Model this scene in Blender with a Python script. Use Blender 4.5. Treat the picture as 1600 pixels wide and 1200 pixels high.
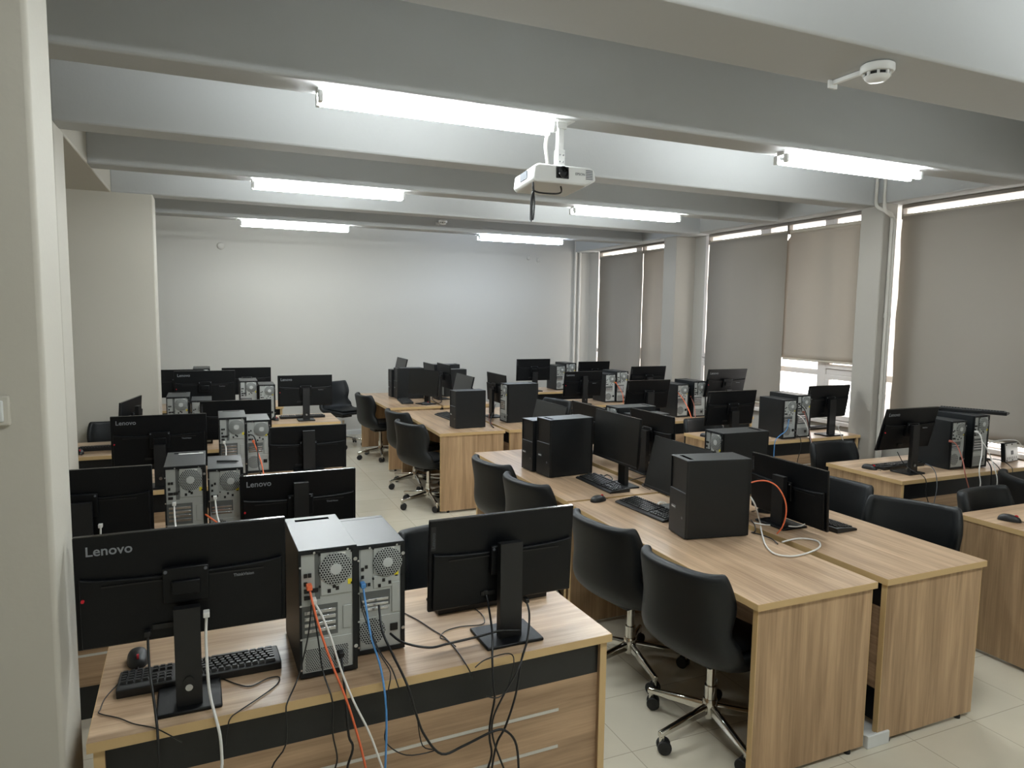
import bpy, bmesh, math, random
from mathutils import Matrix, Vector
random.seed(7)
for _o in list(bpy.data.objects):
    bpy.data.objects.remove(_o, do_unlink=True)
SC = bpy.context.scene
COL = SC.collection

# ------------------------------------------------------------------ camera
def make_camera():
    yaw, pitch, roll, h, f = 0.4077, 0.0981, 0.0140, 1.8384, 1093.35
    fw = Vector((math.sin(yaw)*math.cos(pitch), math.cos(yaw)*math.cos(pitch), -math.sin(pitch)))
    r = Vector((math.cos(yaw), -math.sin(yaw), 0)); u = r.cross(fw)
    r2 = math.cos(roll)*r + math.sin(roll)*u
    u2 = -math.sin(roll)*r + math.cos(roll)*u
    cd = bpy.data.cameras.new('camera'); cd.sensor_width = 36; cd.lens = f/1600*36
    cd.clip_start = 0.05; cd.clip_end = 200
    co = bpy.data.objects.new('camera', cd); COL.objects.link(co)
    m = Matrix((r2, u2, -fw)).transposed().to_4x4(); m.translation = Vector((0, 0, h))
    co.matrix_world = m
    SC.camera = co
make_camera()

# ------------------------------------------------------------------ sky, exposure
W = bpy.data.worlds.new('sky'); SC.world = W; W.use_nodes = True
_bg = W.node_tree.nodes['Background']
_bg.inputs[0].default_value = (1.0, 0.955, 0.91, 1); _bg.inputs[1].default_value = 5.0
SC.view_settings.view_transform = 'Standard'; SC.view_settings.look = 'None'
SC.view_settings.gamma = 1; SC.view_settings.use_curve_mapping = False
SC.view_settings.exposure = 0.15
TUBE = 108.0         # radiance of the fluorescent tubes

# ------------------------------------------------------------------ materials
def srgb(r, g, b):
    f = lambda c: (c/255/12.92) if c/255 <= .04045 else ((c/255+.055)/1.055)**2.4
    return (f(r), f(g), f(b), 1)
class NT:
    def __init__(s, name):
        s.m = bpy.data.materials.new(name); s.m.use_nodes = True
        s.t = s.m.node_tree; s.b = s.t.nodes['Principled BSDF']
    def n(s, typ, **kw):
        x = s.t.nodes.new(typ)
        for k, v in kw.items():
            if k.startswith('i_'): x.inputs[int(k[2:])].default_value = v
            else: setattr(x, k, v)
        return x
    def l(s, a, b): s.t.links.new(a, b)
    def math(s, op, a, b=None):
        x = s.n('ShaderNodeMath', operation=op)
        for i, v in enumerate((a, b)):
            if v is None: continue
            if isinstance(v, (int, float)): x.inputs[i].default_value = v
            else: s.l(v, x.inputs[i])
        return x.outputs[0]
def flat(name, c, rough=.5, metal=0, spec=.5, bump=0, bscale=200, var=0):
    k = NT(name); b = k.b
    b.inputs['Base Color'].default_value = c; b.inputs['Roughness'].default_value = rough
    b.inputs['Metallic'].default_value = metal; b.inputs['Specular IOR Level'].default_value = spec
    tc = k.n('ShaderNodeTexCoord')
    nz = k.n('ShaderNodeTexNoise'); nz.inputs['Scale'].default_value = bscale; nz.inputs['Detail'].default_value = 3
    k.l(tc.outputs['Object'], nz.inputs['Vector'])
    if bump:
        bp = k.n('ShaderNodeBump'); bp.inputs['Strength'].default_value = bump; bp.inputs['Distance'].default_value = .002
        k.l(nz.outputs[0], bp.inputs['Height']); k.l(bp.outputs[0], b.inputs['Normal'])
    if var:
        n2 = k.n('ShaderNodeTexNoise'); n2.inputs['Scale'].default_value = 1.3; n2.inputs['Detail'].default_value = 5
        k.l(tc.outputs['Object'], n2.inputs['Vector'])
        mx = k.n('ShaderNodeMix', data_type='RGBA'); mx.inputs['A'].default_value = c
        mx.inputs['B'].default_value = tuple(x*(1-var) for x in c[:3]) + (1,)
        k.l(n2.outputs[0], mx.inputs['Factor']); k.l(mx.outputs['Result'], b.inputs['Base Color'])
    return k.m
def wood(name, axis, dark, light, rough=.38):
    """laminate with grain running along the local axis"""
    k = NT(name); tc = k.n('ShaderNodeTexCoord'); oi = k.n('ShaderNodeObjectInfo')
    off = k.math('MULTIPLY', oi.outputs['Random'], 37.0)
    add = k.n('ShaderNodeVectorMath', operation='ADD'); k.l(tc.outputs['Object'], add.inputs[0])
    cmb = k.n('ShaderNodeCombineXYZ'); [k.l(off, cmb.inputs[i]) for i in range(3)]; k.l(cmb.outputs[0], add.inputs[1])
    def mapped(al, ac):
        mp = k.n('ShaderNodeMapping'); sc = [ac, ac, ac]; sc[axis] = al
        mp.inputs['Scale'].default_value = sc; k.l(add.outputs[0], mp.inputs[0]); return mp.outputs[0]
    n1 = k.n('ShaderNodeTexNoise'); n1.inputs['Scale'].default_value = 1; n1.inputs['Detail'].default_value = 6; n1.inputs['Roughness'].default_value = .6; n1.inputs['Distortion'].default_value = .6
    k.l(mapped(1.1, 16), n1.inputs[0])
    n2 = k.n('ShaderNodeTexNoise'); n2.inputs['Scale'].default_value = 1; n2.inputs['Detail'].default_value = 4; n2.inputs['Roughness'].default_value = .65
    k.l(mapped(2.5, 95), n2.inputs[0])
    n3 = k.n('ShaderNodeTexNoise'); n3.inputs['Scale'].default_value = 1; n3.inputs['Detail'].default_value = 2; k.l(mapped(.7, 5), n3.inputs[0])
    a = k.math('MULTIPLY', n1.outputs[0], .55); b2 = k.math('MULTIPLY', n2.outputs[0], .27); c3 = k.math('MULTIPLY', n3.outputs[0], .22)
    s = k.math('ADD', k.math('ADD', a, b2), c3)
    cr = k.n('ShaderNodeValToRGB'); e = cr.color_ramp.elements
    e[0].position = .40; e[0].color = dark; e[1].position = .64; e[1].color = light
    k.l(s, cr.inputs[0]); k.l(cr.outputs[0], k.b.inputs['Base Color'])
    k.b.inputs['Roughness'].default_value = rough; k.b.inputs['Specular IOR Level'].default_value = .4
    return k.m
def hexgrille(name, s, frac):
    """steel sheet pierced by staggered round holes in the local XZ plane"""
    k = NT(name); tc = k.n('ShaderNodeTexCoord'); sp = k.n('ShaderNodeSeparateXYZ'); k.l(tc.outputs['Object'], sp.inputs[0])
    z = k.math('DIVIDE', sp.outputs[2], s*.866); row = k.math('FLOOR', z); odd = k.math('MULTIPLY', k.math('FLOORED_MODULO', row, 2.0), .5)
    x = k.math('ADD', k.math('DIVIDE', sp.outputs[0], s), odd)
    fx = k.math('SUBTRACT', k.math('FRACT', x), .5); fz = k.math('MULTIPLY', k.math('SUBTRACT', k.math('FRACT', z), .5), .866)
    d = k.math('SQRT', k.math('ADD', k.math('MULTIPLY', fx, fx), k.math('MULTIPLY', fz, fz)))
    h = k.math('LESS_THAN', d, frac)
    mx = k.n('ShaderNodeMix', data_type='RGBA'); mx.inputs['A'].default_value = srgb(168, 172, 170); mx.inputs['B'].default_value = srgb(14, 15, 16)
    k.l(h, mx.inputs['Factor']); k.l(mx.outputs['Result'], k.b.inputs['Base Color'])
    k.b.inputs['Roughness'].default_value = .5
    return k.m
def emit(name, c, s):
    k = NT(name); e = k.n('ShaderNodeEmission'); e.inputs[0].default_value = c; e.inputs[1].default_value = s
    k.l(e.outputs[0], k.t.nodes['Material Output'].inputs[0]); return k.m
def glass(name):
    k = NT(name); t = k.n('ShaderNodeBsdfTransparent'); g = k.n('ShaderNodeBsdfGlossy'); g.inputs['Roughness'].default_value = .02
    m = k.n('ShaderNodeMixShader'); m.inputs[0].default_value = .06
    k.l(t.outputs[0], m.inputs[1]); k.l(g.outputs[0], m.inputs[2]); k.l(m.outputs[0], k.t.nodes['Material Output'].inputs[0]); return k.m
def fabric(name, c, trans):
    k = NT(name); d = k.n('ShaderNodeBsdfDiffuse'); d.inputs[0].default_value = c
    t = k.n('ShaderNodeBsdfTranslucent'); t.inputs[0].default_value = c
    m = k.n('ShaderNodeMixShader'); m.inputs[0].default_value = trans
    tc = k.n('ShaderNodeTexCoord'); nz = k.n('ShaderNodeTexNoise'); nz.inputs['Scale'].default_value = 900
    bp = k.n('ShaderNodeBump'); bp.inputs['Strength'].default_value = .15; k.l(tc.outputs['Object'], nz.inputs[0]); k.l(nz.outputs[0], bp.inputs['Height']); k.l(bp.outputs[0], d.inputs['Normal'])
    k.l(d.outputs[0], m.inputs[1]); k.l(t.outputs[0], m.inputs[2]); k.l(m.outputs[0], k.t.nodes['Material Output'].inputs[0]); return k.m
def tiles(name):
    k = NT(name); tc = k.n('ShaderNodeTexCoord'); mp = k.n('ShaderNodeMapping'); mp.inputs['Location'].default_value = (0, -.365, 0)
    k.l(tc.outputs['Object'], mp.inputs[0])
    br = k.n('ShaderNodeTexBrick'); br.offset = 0; br.squash = 1
    br.inputs['Color1'].default_value = srgb(208, 200, 181); br.inputs['Color2'].default_value = srgb(214, 207, 189); br.inputs['Mortar'].default_value = srgb(172, 164, 146)
    br.inputs['Scale'].default_value = 1; br.inputs['Mortar Size'].default_value = .0022; br.inputs['Mortar Smooth'].default_value = .3
    br.inputs['Brick Width'].default_value = .4; br.inputs['Row Height'].default_value = .4
    k.l(mp.outputs[0], br.inputs[0])
    nz = k.n('ShaderNodeTexNoise'); nz.inputs['Scale'].default_value = 2.5; nz.inputs['Detail'].default_value = 6; k.l(tc.outputs['Object'], nz.inputs[0])
    mx = k.n('ShaderNodeMix', data_type='RGBA', blend_type='MULTIPLY'); mx.inputs['Factor'].default_value = .22
    cr = k.n('ShaderNodeValToRGB'); cr.color_ramp.elements[0].position = .3; cr.color_ramp.elements[1].position = .7
    cr.color_ramp.elements[0].color = (.55, .55, .55, 1)
    k.l(nz.outputs[0], cr.inputs[0]); k.l(br.outputs[0], mx.inputs['A']); k.l(cr.outputs[0], mx.inputs['B'])
    k.l(mx.outputs['Result'], k.b.inputs['Base Color'])
    k.b.inputs['Roughness'].default_value = .16; k.b.inputs['Specular IOR Level'].default_value = .45
    bp = k.n('ShaderNodeBump'); bp.inputs['Strength'].default_value = .25; bp.inputs['Distance'].default_value = .002; bp.invert = True
    k.l(br.outputs['Fac'], bp.inputs['Height']); k.l(bp.outputs[0], k.b.inputs['Normal'])
    return k.m
WD, WL = srgb(144, 116, 86), srgb(198, 167, 131)
M = dict(
 top=wood('desk_laminate', 0, srgb(150, 122, 95), srgb(204, 176, 146), .30), panel=wood('upright_laminate', 2, WD, WL, .45), modesty=wood('back_laminate', 0, srgb(134, 108, 82), srgb(186, 156, 124), .45),
 edge=flat('beige_edge_banding', srgb(200, 170, 122), .45), blackboard=flat('black_melamine', srgb(12, 14, 16), .35),
 alu=flat('brushed_aluminium', srgb(205, 203, 196), .35, .3), plastic=flat('black_plastic', srgb(13, 14, 16), .45, bump=.15, bscale=900),
 monback=flat('monitor_plastic', srgb(4, 6, 9), .42, spec=.28, bump=.1, bscale=700), screen=flat('matte_screen', srgb(7, 9, 10), .40, spec=.6),
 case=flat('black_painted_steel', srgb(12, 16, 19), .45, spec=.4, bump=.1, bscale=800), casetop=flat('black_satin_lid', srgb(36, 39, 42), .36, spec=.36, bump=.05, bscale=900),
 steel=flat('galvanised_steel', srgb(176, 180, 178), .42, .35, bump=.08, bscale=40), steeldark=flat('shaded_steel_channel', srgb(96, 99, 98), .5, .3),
 grille=hexgrille('pierced_steel', .0082, .37), fine=hexgrille('finely_pierced_steel', .0062, .36),
 hub=flat('pale_fan_hub', srgb(190, 193, 192), .5), port=flat('dark_socket', srgb(12, 12, 13), .5), void=flat('unlit_recess', srgb(5, 5, 6), .9, spec=0), bezel=flat('glossy_black_bezel', srgb(12, 13, 15), .16, spec=.7), label=flat('paper_label', srgb(225, 225, 220), .6),
 yellow=flat('yellow_sticker', srgb(222, 205, 40), .5), red=flat('red_rubber', srgb(200, 30, 45), .45), logo=flat('grey_lettering', srgb(128, 132, 136), .4), logodim=flat('dim_grey_lettering', srgb(62, 65, 70), .4),
 chrome=flat('polished_chrome', srgb(215, 213, 208), .1, 1), leather=flat('black_faux_leather', srgb(11, 15, 18), .5, spec=.4, bump=.2, bscale=350), rubber=flat('dark_rubber', srgb(17, 18, 20), .55),
 keycap=flat('black_keycap', srgb(22, 23, 25), .35), pierp=flat('grey_white_pier_paint', srgb(168, 164, 156), .7, spec=.25, bump=.25, bscale=50, var=.04), wallp=flat('beige_wall_paint', srgb(198, 194, 184), .75, spec=.25, bump=.25, bscale=60, var=.04), backw=flat('off_white_wall_paint', srgb(188, 186, 180), .7, spec=.25, bump=.2, bscale=60, var=.03),
 pillarp=flat('cream_pillar_paint', srgb(196, 192, 181), .7, spec=.25, bump=.25, bscale=50, var=.04), ceil=flat('white_ceiling_paint', srgb(190, 192, 192), .75, spec=.2, bump=.35, bscale=45, var=.05),
 floor=tiles('glossy_beige_tiles'), white=flat('white_plastic', srgb(214, 216, 215), .4), pvc=flat('white_window_pvc', srgb(222, 216, 212), .35), whitep=flat('white_pipe_paint', srgb(205, 202, 195), .5),
 blind=fabric('beige_blind_cloth', srgb(158, 152, 144), .07), blindw=fabric('thin_beige_blind_cloth', srgb(184, 175, 163), .16), rail=flat('beige_blind_rail', srgb(190, 182, 168), .5), railtop=flat('brown_blind_channel', srgb(120, 112, 102), .5),
 glass=glass('window_glass'), tube=emit('lit_fluorescent_tube', (.945, 1.0, 1.0, 1), TUBE), tubedim=emit('half_bright_fluorescent_tube', (.945, 1.0, 1.0, 1), TUBE*.85), tubeblue=emit('cool_lit_fluorescent_tube', (.74, .85, 1.0, 1), TUBE),
 lamp=flat('white_lamp_enamel', srgb(225, 226, 224), .4), lens=flat('dark_projector_lens', srgb(10, 11, 14), .08), silver=flat('silver_ring', srgb(190, 192, 195), .2, .9),
 c_black=flat('black_cable_sheath', srgb(13, 14, 16), .4), c_white=flat('white_cable_sheath', srgb(225, 224, 220), .45), c_orange=flat('orange_cable_sheath', srgb(226, 108, 66), .45), c_blue=flat('blue_cable_sheath', srgb(78, 140, 200), .45),
 c_redbrown=flat('red_brown_cable_sheath', srgb(158, 92, 78), .45), c_grey=flat('grey_cable_sheath', srgb(90, 94, 100), .45),
)

# ------------------------------------------------------------------ mesh helpers
class MB:
    def __init__(s): s.v = []; s.f = []
    def add(s, vs, fs):
        o = len(s.v); s.v += [tuple(v) for v in vs]; s.f += [tuple(i+o for i in f) for f in fs]; return s
    def box(s, x0, x1, y0, y1, z0, z1, m=None):
        vs = [(x, y, z) for z in (z0, z1) for y in (y0, y1) for x in (x0, x1)]
        if m is not None: vs = [m @ Vector(v) for v in vs]
        return s.add(vs, [(0, 2, 3, 1), (4, 5, 7, 6), (0, 1, 5, 4), (2, 6, 7, 3), (0, 4, 6, 2), (1, 3, 7, 5)])
    def cyl(s, p0, p1, r0, r1=None, n=16, caps=True):
        r1 = r0 if r1 is None else r1
        p0, p1 = Vector(p0), Vector(p1); d = (p1-p0).normalized()
        a = d.orthogonal().normalized(); b = d.cross(a)
        vs = [p + (a*math.cos(t)+b*math.sin(t))*r for p, r in ((p0, r0), (p1, r1)) for t in [2*math.pi*i/n for i in range(n)]]
        fs = [(i, (i+1) % n, n+(i+1) % n, n+i) for i in range(n)]
        if caps: fs += [tuple(range(n-1, -1, -1)), tuple(range(n, 2*n))]
        return s.add(vs, fs)
    def lathe(s, prof, n=20, m=None):
        """profile of (radius, z) round the local Z axis"""
        vs = []; fs = []
        for r, z in prof:
            for i in range(n):
                t = 2*math.pi*i/n; vs.append(Vector((r*math.cos(t), r*math.sin(t), z)))
        for j in range(len(prof)-1):
            for i in range(n): fs.append((j*n+i, j*n+(i+1) % n, (j+1)*n+(i+1) % n, (j+1)*n+i))
        fs.append(tuple(range(n-1, -1, -1))); fs.append(tuple((len(prof)-1)*n+i for i in range(n)))
        if m is not None: vs = [m @ v for v in vs]
        return s.add(vs, fs)
    def tube(s, pts, r, n=8, sub=4):
        P = [Vector(p) for p in pts]
        if sub > 1 and len(P) > 2:
            Q = []
            for i in range(len(P)-1):
                a, b, c, d = P[max(i-1, 0)], P[i], P[i+1], P[min(i+2, len(P)-1)]
                for k in range(sub):
                    t = k/sub
                    Q.append(.5*((2*b)+(c-a)*t+(2*a-5*b+4*c-d)*t*t+(3*b-a-3*c+d)*t**3))
            Q.append(P[-1]); P = Q
        up = Vector((0.13, 0.21, 1)).normalized(); vs = []; fs = []; prev = None
        for i, p in enumerate(P):
            t = (P[min(i+1, len(P)-1)]-P[max(i-1, 0)])
            t = t.normalized() if t.length > 1e-9 else Vector((0, 0, 1))
            a = (prev - t*prev.dot(t)) if prev is not None else t.cross(up)
            if a.length < 1e-6: a = t.orthogonal()
            a.normalize(); prev = a; b = t.cross(a)
            vs += [p+(a*math.cos(q)+b*math.sin(q))*r for q in [2*math.pi*k/n for k in range(n)]]
        for j in range(len(P)-1):
            for i in range(n): fs.append((j*n+i, j*n+(i+1) % n, (j+1)*n+(i+1) % n, (j+1)*n+i))
        fs.append(tuple(range(n-1, -1, -1))); fs.append(tuple((len(P)-1)*n+i for i in range(n)))
        return s.add(vs, fs)
    def prism(s, poly, y0, y1):
        """polygon of (x, z) extruded along Y"""
        n = len(poly); vs = [(x, y0, z) for x, z in poly]+[(x, y1, z) for x, z in poly]
        return s.add(vs, [tuple(range(n)), tuple(range(2*n-1, n-1, -1))]+[(i, n+i, n+(i+1) % n, (i+1) % n) for i in range(n)])
    def build(s, name, mat, parent=None, bevel=0, seg=2, smooth=None, loc=None, subsurf=0, solid=0):
        me = bpy.data.meshes.new(name); me.from_pydata(s.v, [], s.f); me.update()
        bm = bmesh.new(); bm.from_mesh(me); bmesh.ops.recalc_face_normals(bm, faces=bm.faces); bm.to_mesh(me); bm.free()
        me.materials.append(mat)
        o = bpy.data.objects.new(name, me); COL.objects.link(o)
        if parent is not None: o.parent = parent
        if loc is not None: o.location = loc
        if solid:
            q = o.modifiers.new('thickness', 'SOLIDIFY'); q.thickness = solid; q.offset = -1; q.use_even_offset = True
        if bevel:
            q = o.modifiers.new('bevel', 'BEVEL'); q.width = bevel; q.segments = seg; q.limit_method = 'ANGLE'; q.angle_limit = math.radians(40)
            q.harden_normals = False
        if subsurf:
            q = o.modifiers.new('smooth', 'SUBSURF'); q.levels = subsurf; q.render_levels = subsurf
        if smooth is not None or bevel or subsurf:
            for p in me.polygons: p.use_smooth = True
            if not subsurf: me.set_sharp_from_angle(angle=math.radians(smooth if smooth else 35))
        return o
def B(x0, x1, y0, y1, z0, z1): return MB().box(x0, x1, y0, y1, z0, z1)
def text_mesh(name, body, size, mat, parent=None, m=None, ext=.0006):
    cu = bpy.data.curves.new('lettering', 'FONT'); cu.body = body; cu.size = size; cu.extrude = ext; cu.resolution_u = 3; cu.offset = size*.012
    t = bpy.data.objects.new('lettering', cu); COL.objects.link(t)
    dg = bpy.context.evaluated_depsgraph_get(); dg.update()
    me = bpy.data.meshes.new_from_object(t.evaluated_get(dg)); bpy.data.objects.remove(t, do_unlink=True); bpy.data.curves.remove(cu)
    me.name = name
    if m is not None: me.transform(m)
    me.materials.clear(); me.materials.append(mat)
    o = bpy.data.objects.new(name, me); COL.objects.link(o)
    if parent is not None: o.parent = parent
    return o
def tag(o, label, cat, group=None):
    o['label'] = label; o['category'] = cat
    if group: o['group'] = group
    return o
def empty(name, loc, rz=0):
    o = bpy.data.objects.new(name, None); COL.objects.link(o); o.location = loc; o.rotation_euler = (0, 0, rz); o.empty_display_size = .1; return o
def struct(o): o['kind'] = 'structure'; return o
KIDS = {}
def kids(o):
    return list(o.children)
def dup(o, parent=None):
    c = o.copy(); COL.objects.link(c)
    if parent is not None: c.parent = parent
    for ch in kids(o): dup(ch, c)
    return c
def child(o, name):
    for c in o.children_recursive:
        if c.name.split('.')[0] == name: return c
R90 = math.pi/2
# ------------------------------------------------------------------ the room
ZB, ZC = 2.885, 3.33            # beam soffit, slab
XW = 6.0                        # window wall, inner face
YB = 10.6                       # far wall
struct(B(-2.2, 6.6, -1.6, YB+.2, -.1, 0).build('floor', M['floor']))
struct(B(-2.2, 6.6, -1.6, YB+.2, ZC, ZC+.12).build('ceiling', M['ceil']))
struct(B(-2.2, XW+.25, YB, YB+.2, 0, ZC).build('wall_back', M['backw']))
struct(B(-2.2, -1.95, -1.6, YB, 0, ZC).build('wall_left', M['wallp']))
struct(B(-2.2, XW+.25, -1.6, -1.4, 0, ZC).build('wall_front', M['wallp']))
for y0, y1 in ((2.035, 2.43), (3.38, 3.60), (4.72, 4.94), (5.96, 6.17), (7.29, 7.50), (8.58, 8.83)):
    struct(B(-1.94 if y0 < 4.6 else -.785, 5.70, y0, y1, ZB, ZC+.01).build('ceiling_beam', M['ceil'], bevel=.012))
struct(B(-1.94, 5.70, .62, .86, ZB, ZC+.01).build('ceiling_beam', M['ceil'], bevel=.012))
struct(B(5.69, XW+.25, -1.4, YB, ZB+.02, ZC+.01).build('edge_beam', M['ceil'], bevel=.01))
struct(B(-1.95, -.78, 4.72, YB, ZB, ZC+.01).build('edge_beam', M['wallp'], bevel=.01))
# pillars: by the camera, on the left wall, at the far left, and two between the windows
nb = MB().box(-1.95, -.362, 1.957, 2.205, 0, ZC); struct(nb.build('pillar', M['pillarp'], bevel=.012, seg=3))
struct(B(-1.2, -.78, 4.74, 5.06, 0, ZB+.01).build('pillar', M['pillarp'], bevel=.01))
struct(B(-1.95, -.45, 7.30, 7.62, 0, ZB+.01).build('pillar', M['pillarp'], bevel=.01))
for y0, y1, xe in ((4.65, 4.90, 5.87), (7.76, 8.04, XW+.05)):
    struct(B(5.69, xe, y0, y1, 0, ZB+.03).build('pillar', M['pierp'], bevel=.01))
# window wall: spandrel, piers and three openings
WIN = [(1.75, 4.79), (4.895, 7.535), (8.03, 10.31)]
ZS = .775
m = MB().box(XW, XW+.25, -1.6, YB, 0, ZS)
edges = [-1.6, .0] + [q for w in WIN for q in w] + [YB]
wall = MB()
for a, b in ((-1.6, 1.75), (4.79, 4.895), (7.535, 8.03), (10.31, YB)): m.box(XW, XW+.25, a, b, ZS, ZC)
m.box(5.86, XW, 4.80, 4.895, 0, 2.95)
struct(m.build('wall_right', M['backw']))
def window(i, y0, y1, mull):
    fr = MB(); x0, x1 = XW-.012, XW+.05; z0, z1 = ZS, 2.96; t = .022
    fr.box(x0, x1, y0, y1, z0, z0+t).box(x0, x1, y0, y1, z1-t, z1).box(x0, x1, y0, y0+t, z0+t, z1-t).box(x0, x1, y1-t, y1, z0+t, z1-t)
    for q in mull: fr.box(x0-.01, x1+.01, q-.055, q+.055, z0+t, z1-t)
    ys = [y0+t] + [q for p in mull for q in (p-.055, p+.055)] + [y1-t]
    f = fr.build('window_%d' % i, M['pvc'], bevel=.006); struct(f)
    cols = [(ys[k], ys[k+1]) for k in range(0, len(ys), 2)]
    for k, (a, b) in enumerate(cols):
        s = MB(); zt = 1.245 if k % 2 else 1.262; h = .06
        s.box(x0+.005, x1-.01, a, b, zt, zt+h)
        w = .05
        for c0, c1 in ((z0+t, zt), (zt+h, z1-t)):
            if k % 2 == 0:
                s.box(x0-.012, x1-.02, a, b, c0, c0+w).box(x0-.012, x1-.02, a, b, c1-w, c1).box(x0-.012, x1-.02, a, a+w, c0+w, c1-w).box(x0-.012, x1-.02, b-w, b, c0+w, c1-w)
        s.build('sash', M['pvc'], f, bevel=.005)
        B(x0+.03, x0+.036, a, b, z0+t, z1-t).build('pane', M['glass'], f)
    sl = B(XW-.06, XW-.012, y0-.0, y1+.0, ZS-.03, ZS+.012).build('sill', M['pvc'], f, bevel=.006)
window(1, *WIN[0], (3.10,)); window(2, *WIN[1], (5.53, 6.42)); window(3, *WIN[2], (9.1,))
struct(B(-.44, XW, YB-.014, YB, 0, .075).build('baseboard_back', M['white'], bevel=.003))
struct(B(XW-.012, XW, 4.91, 7.44, 0, .075).build('baseboard_right', M['white'], bevel=.003))

# ------------------------------------------------------------------ roller blinds
def blind(y0, y1, zb, cloth, label, wavy=0, ext=0):
    t = tag(empty('roller_blind', (XW-.045, (y0+y1)/2, ZB)), label, 'blind', 'roller blinds on the window wall')
    hw = (y1-y0)/2
    B(-.03, .03, -hw, hw, -.012, .018).build('head_channel', M['railtop'], t, bevel=.003)
    MB().cyl((0, -hw+.01, -.085), (0, hw-.01, -.085), .021, n=18).build('roller_tube', M['rail'], t, smooth=40)
    for s in (-1, 1): B(-.03, .03, s*(hw-.006)-.005, s*(hw-.006)+.005, -.112, -.012).build('bracket', M['railtop'], t, bevel=.003)
    n = 26; m = 3; g = MB(); vs = []; fs = []
    zt, zz = -.085, zb-ZB
    for j in range(n+1):
        z = zt+(zz-zt)*j/n
        for i in range(m+1):
            y = -hw+.008+(2*hw-.016+ext)*i/m
            e = (.004*math.sin(z*7.0+y0)+.003*math.sin(z*17))*(1 if i == m else (.4 if i == 0 else 0))
            vs.append((-.022+(.014 if ext else 0), y+e-(ext*i/m if z > -.16 else 0), z))
    for j in range(n):
        for i in range(m): fs.append((j*(m+1)+i, j*(m+1)+i+1, (j+1)*(m+1)+i+1, (j+1)*(m+1)+i))
    g.add(vs, fs).build('cloth', M[cloth], t, solid=.0012, smooth=40)
    MB().cyl((-.022, -hw+.008, zz-.008), (-.022, hw-.008, zz-.008), .011, n=12).build('bottom_bar', M['rail'], t, smooth=40)
blind(3.20, 4.655, .86, 'blind', 'lowered beige roller blind beside the conduit pillar, at the right edge of the photo')
blind(1.80, 3.19, .86, 'blind', 'lowered beige roller blind nearest to the camera side of the window wall')
blind(4.915, 6.045, 1.405, 'blindw', 'half raised pale roller blind with the window frame showing below it', ext=.050)
blind(6.05, 7.40, .86, 'blind', 'lowered grey beige roller blind between the raised blind and the middle pillar')
blind(8.06, 8.885, .86, 'blindw', 'lowered roller blind just beyond the middle pillar, half hidden by it')
blind(8.89, 10.16, .86, 'blind', 'farthest lowered grey roller blind, next to the far corner')

# ------------------------------------------------------------------ fluorescent lights
def light(x0, x1, y, tubemat, label):
    t = tag(empty('ceiling_light', ((x0+x1)/2, y, ZB)), label, 'light', 'fluorescent lights under the ceiling beams')
    hw = (x1-x0)/2
    B(-hw, hw, -.03, .03, -.022, 0).build('lamp_body', M['lamp'], t, bevel=.003)
    for s in (-1, 1):
        for d in (-1, 1):
            B(s*(hw-.012)-.010, s*(hw-.012)+.010, d*.042-.016, d*.042+.016, -.070, -.018).build('lamp_holder', M['lamp'], t, bevel=.003)
    for d in (-1, 1):
        MB().cyl((-hw+.022, d*.042, -.054), (hw-.022, d*.042, -.054), .014, n=14).build('fluorescent_tube', M[tubemat], t, smooth=40)
for a in ((.49, 1.73, 3.50, 'tube', 'lit double tube fluorescent light beside the projector mount'),
          (3.33, 4.57, 3.50, 'tube', 'lit double tube fluorescent light nearest the window pillar with the conduits'),
          (.335, 1.575, 6.07, 'tube', 'lit fluorescent light on the middle beam, left side, behind the projector light'),
          (3.22, 4.46, 6.07, 'tube', 'lit fluorescent light on the middle beam, to the right below the projector'),
          (.35, 1.59, 8.75, 'tube', 'lit fluorescent light on the last beam, left one in front of the far wall'),
          (3.26, 4.50, 8.75, 'tubeblue', 'bluish lit fluorescent light on the last beam before the far wall'),
          (.42, 1.66, .74, 'tubedim', 'lit fluorescent light above and behind the camera, left one'),
          (3.28, 4.52, .74, 'tubedim', 'lit fluorescent light above and behind the camera, right one')):
    light(*a)

# ------------------------------------------------------------------ ceiling and wall fittings
def smoke(loc, s, label, arm):
    t = tag(empty('smoke_detector', loc), label, 'smoke detector')
    MB().lathe([(.042*s, 0), (.052*s, -.006*s), (.053*s, -.024*s), (.049*s, -.030*s)], 28).build('detector_base', M['lamp'], t, smooth=40)
    MB().lathe([(.036*s, -.028*s), (.036*s, -.041*s)], 24).build('sensor_slots', M['port'], t, smooth=40)
    for k in range(8):
        a = k*math.pi/4; c, q = math.cos(a), math.sin(a)
        B(.030*s, .042*s, -.004*s, .004*s, -.043*s, -.028*s).build('rib', M['lamp'], t).rotation_euler = (0, 0, a)
    MB().lathe([(.040*s, -.040*s), (.038*s, -.046*s), (.026*s, -.056*s), (.0, -.058*s)], 24).build('sensor_cap', M['lamp'], t, smooth=50)
    if arm:
        B(-.009, .009, .05, .225, -.020, -.002).build('cable_trunking', M['lamp'], t, bevel=.002)
        B(-.025, .025, .222, .232, -.035, .0).build('bracket', M['lamp'], t, bevel=.002)
smoke((2.545, 2.155, ZB), 1.25, 'white smoke detector with trunking under the nearest ceiling beam', True)
smoke((2.655, 8.352, 2.985), 1.0, 'small white smoke detector on a bracket at the last ceiling beam', True)
def wall_disc(x, z, r, label):
    o = MB().lathe([(r, 0), (r, .012), (r*.9, .022), (r*.5, .028), (0, .029)], 24, Matrix.Translation((x, YB, z)) @ Matrix.Rotation(R90, 4, 'X')).build('junction_cover', M['backw'], smooth=50)
    tag(o, label, 'cover')
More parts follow.
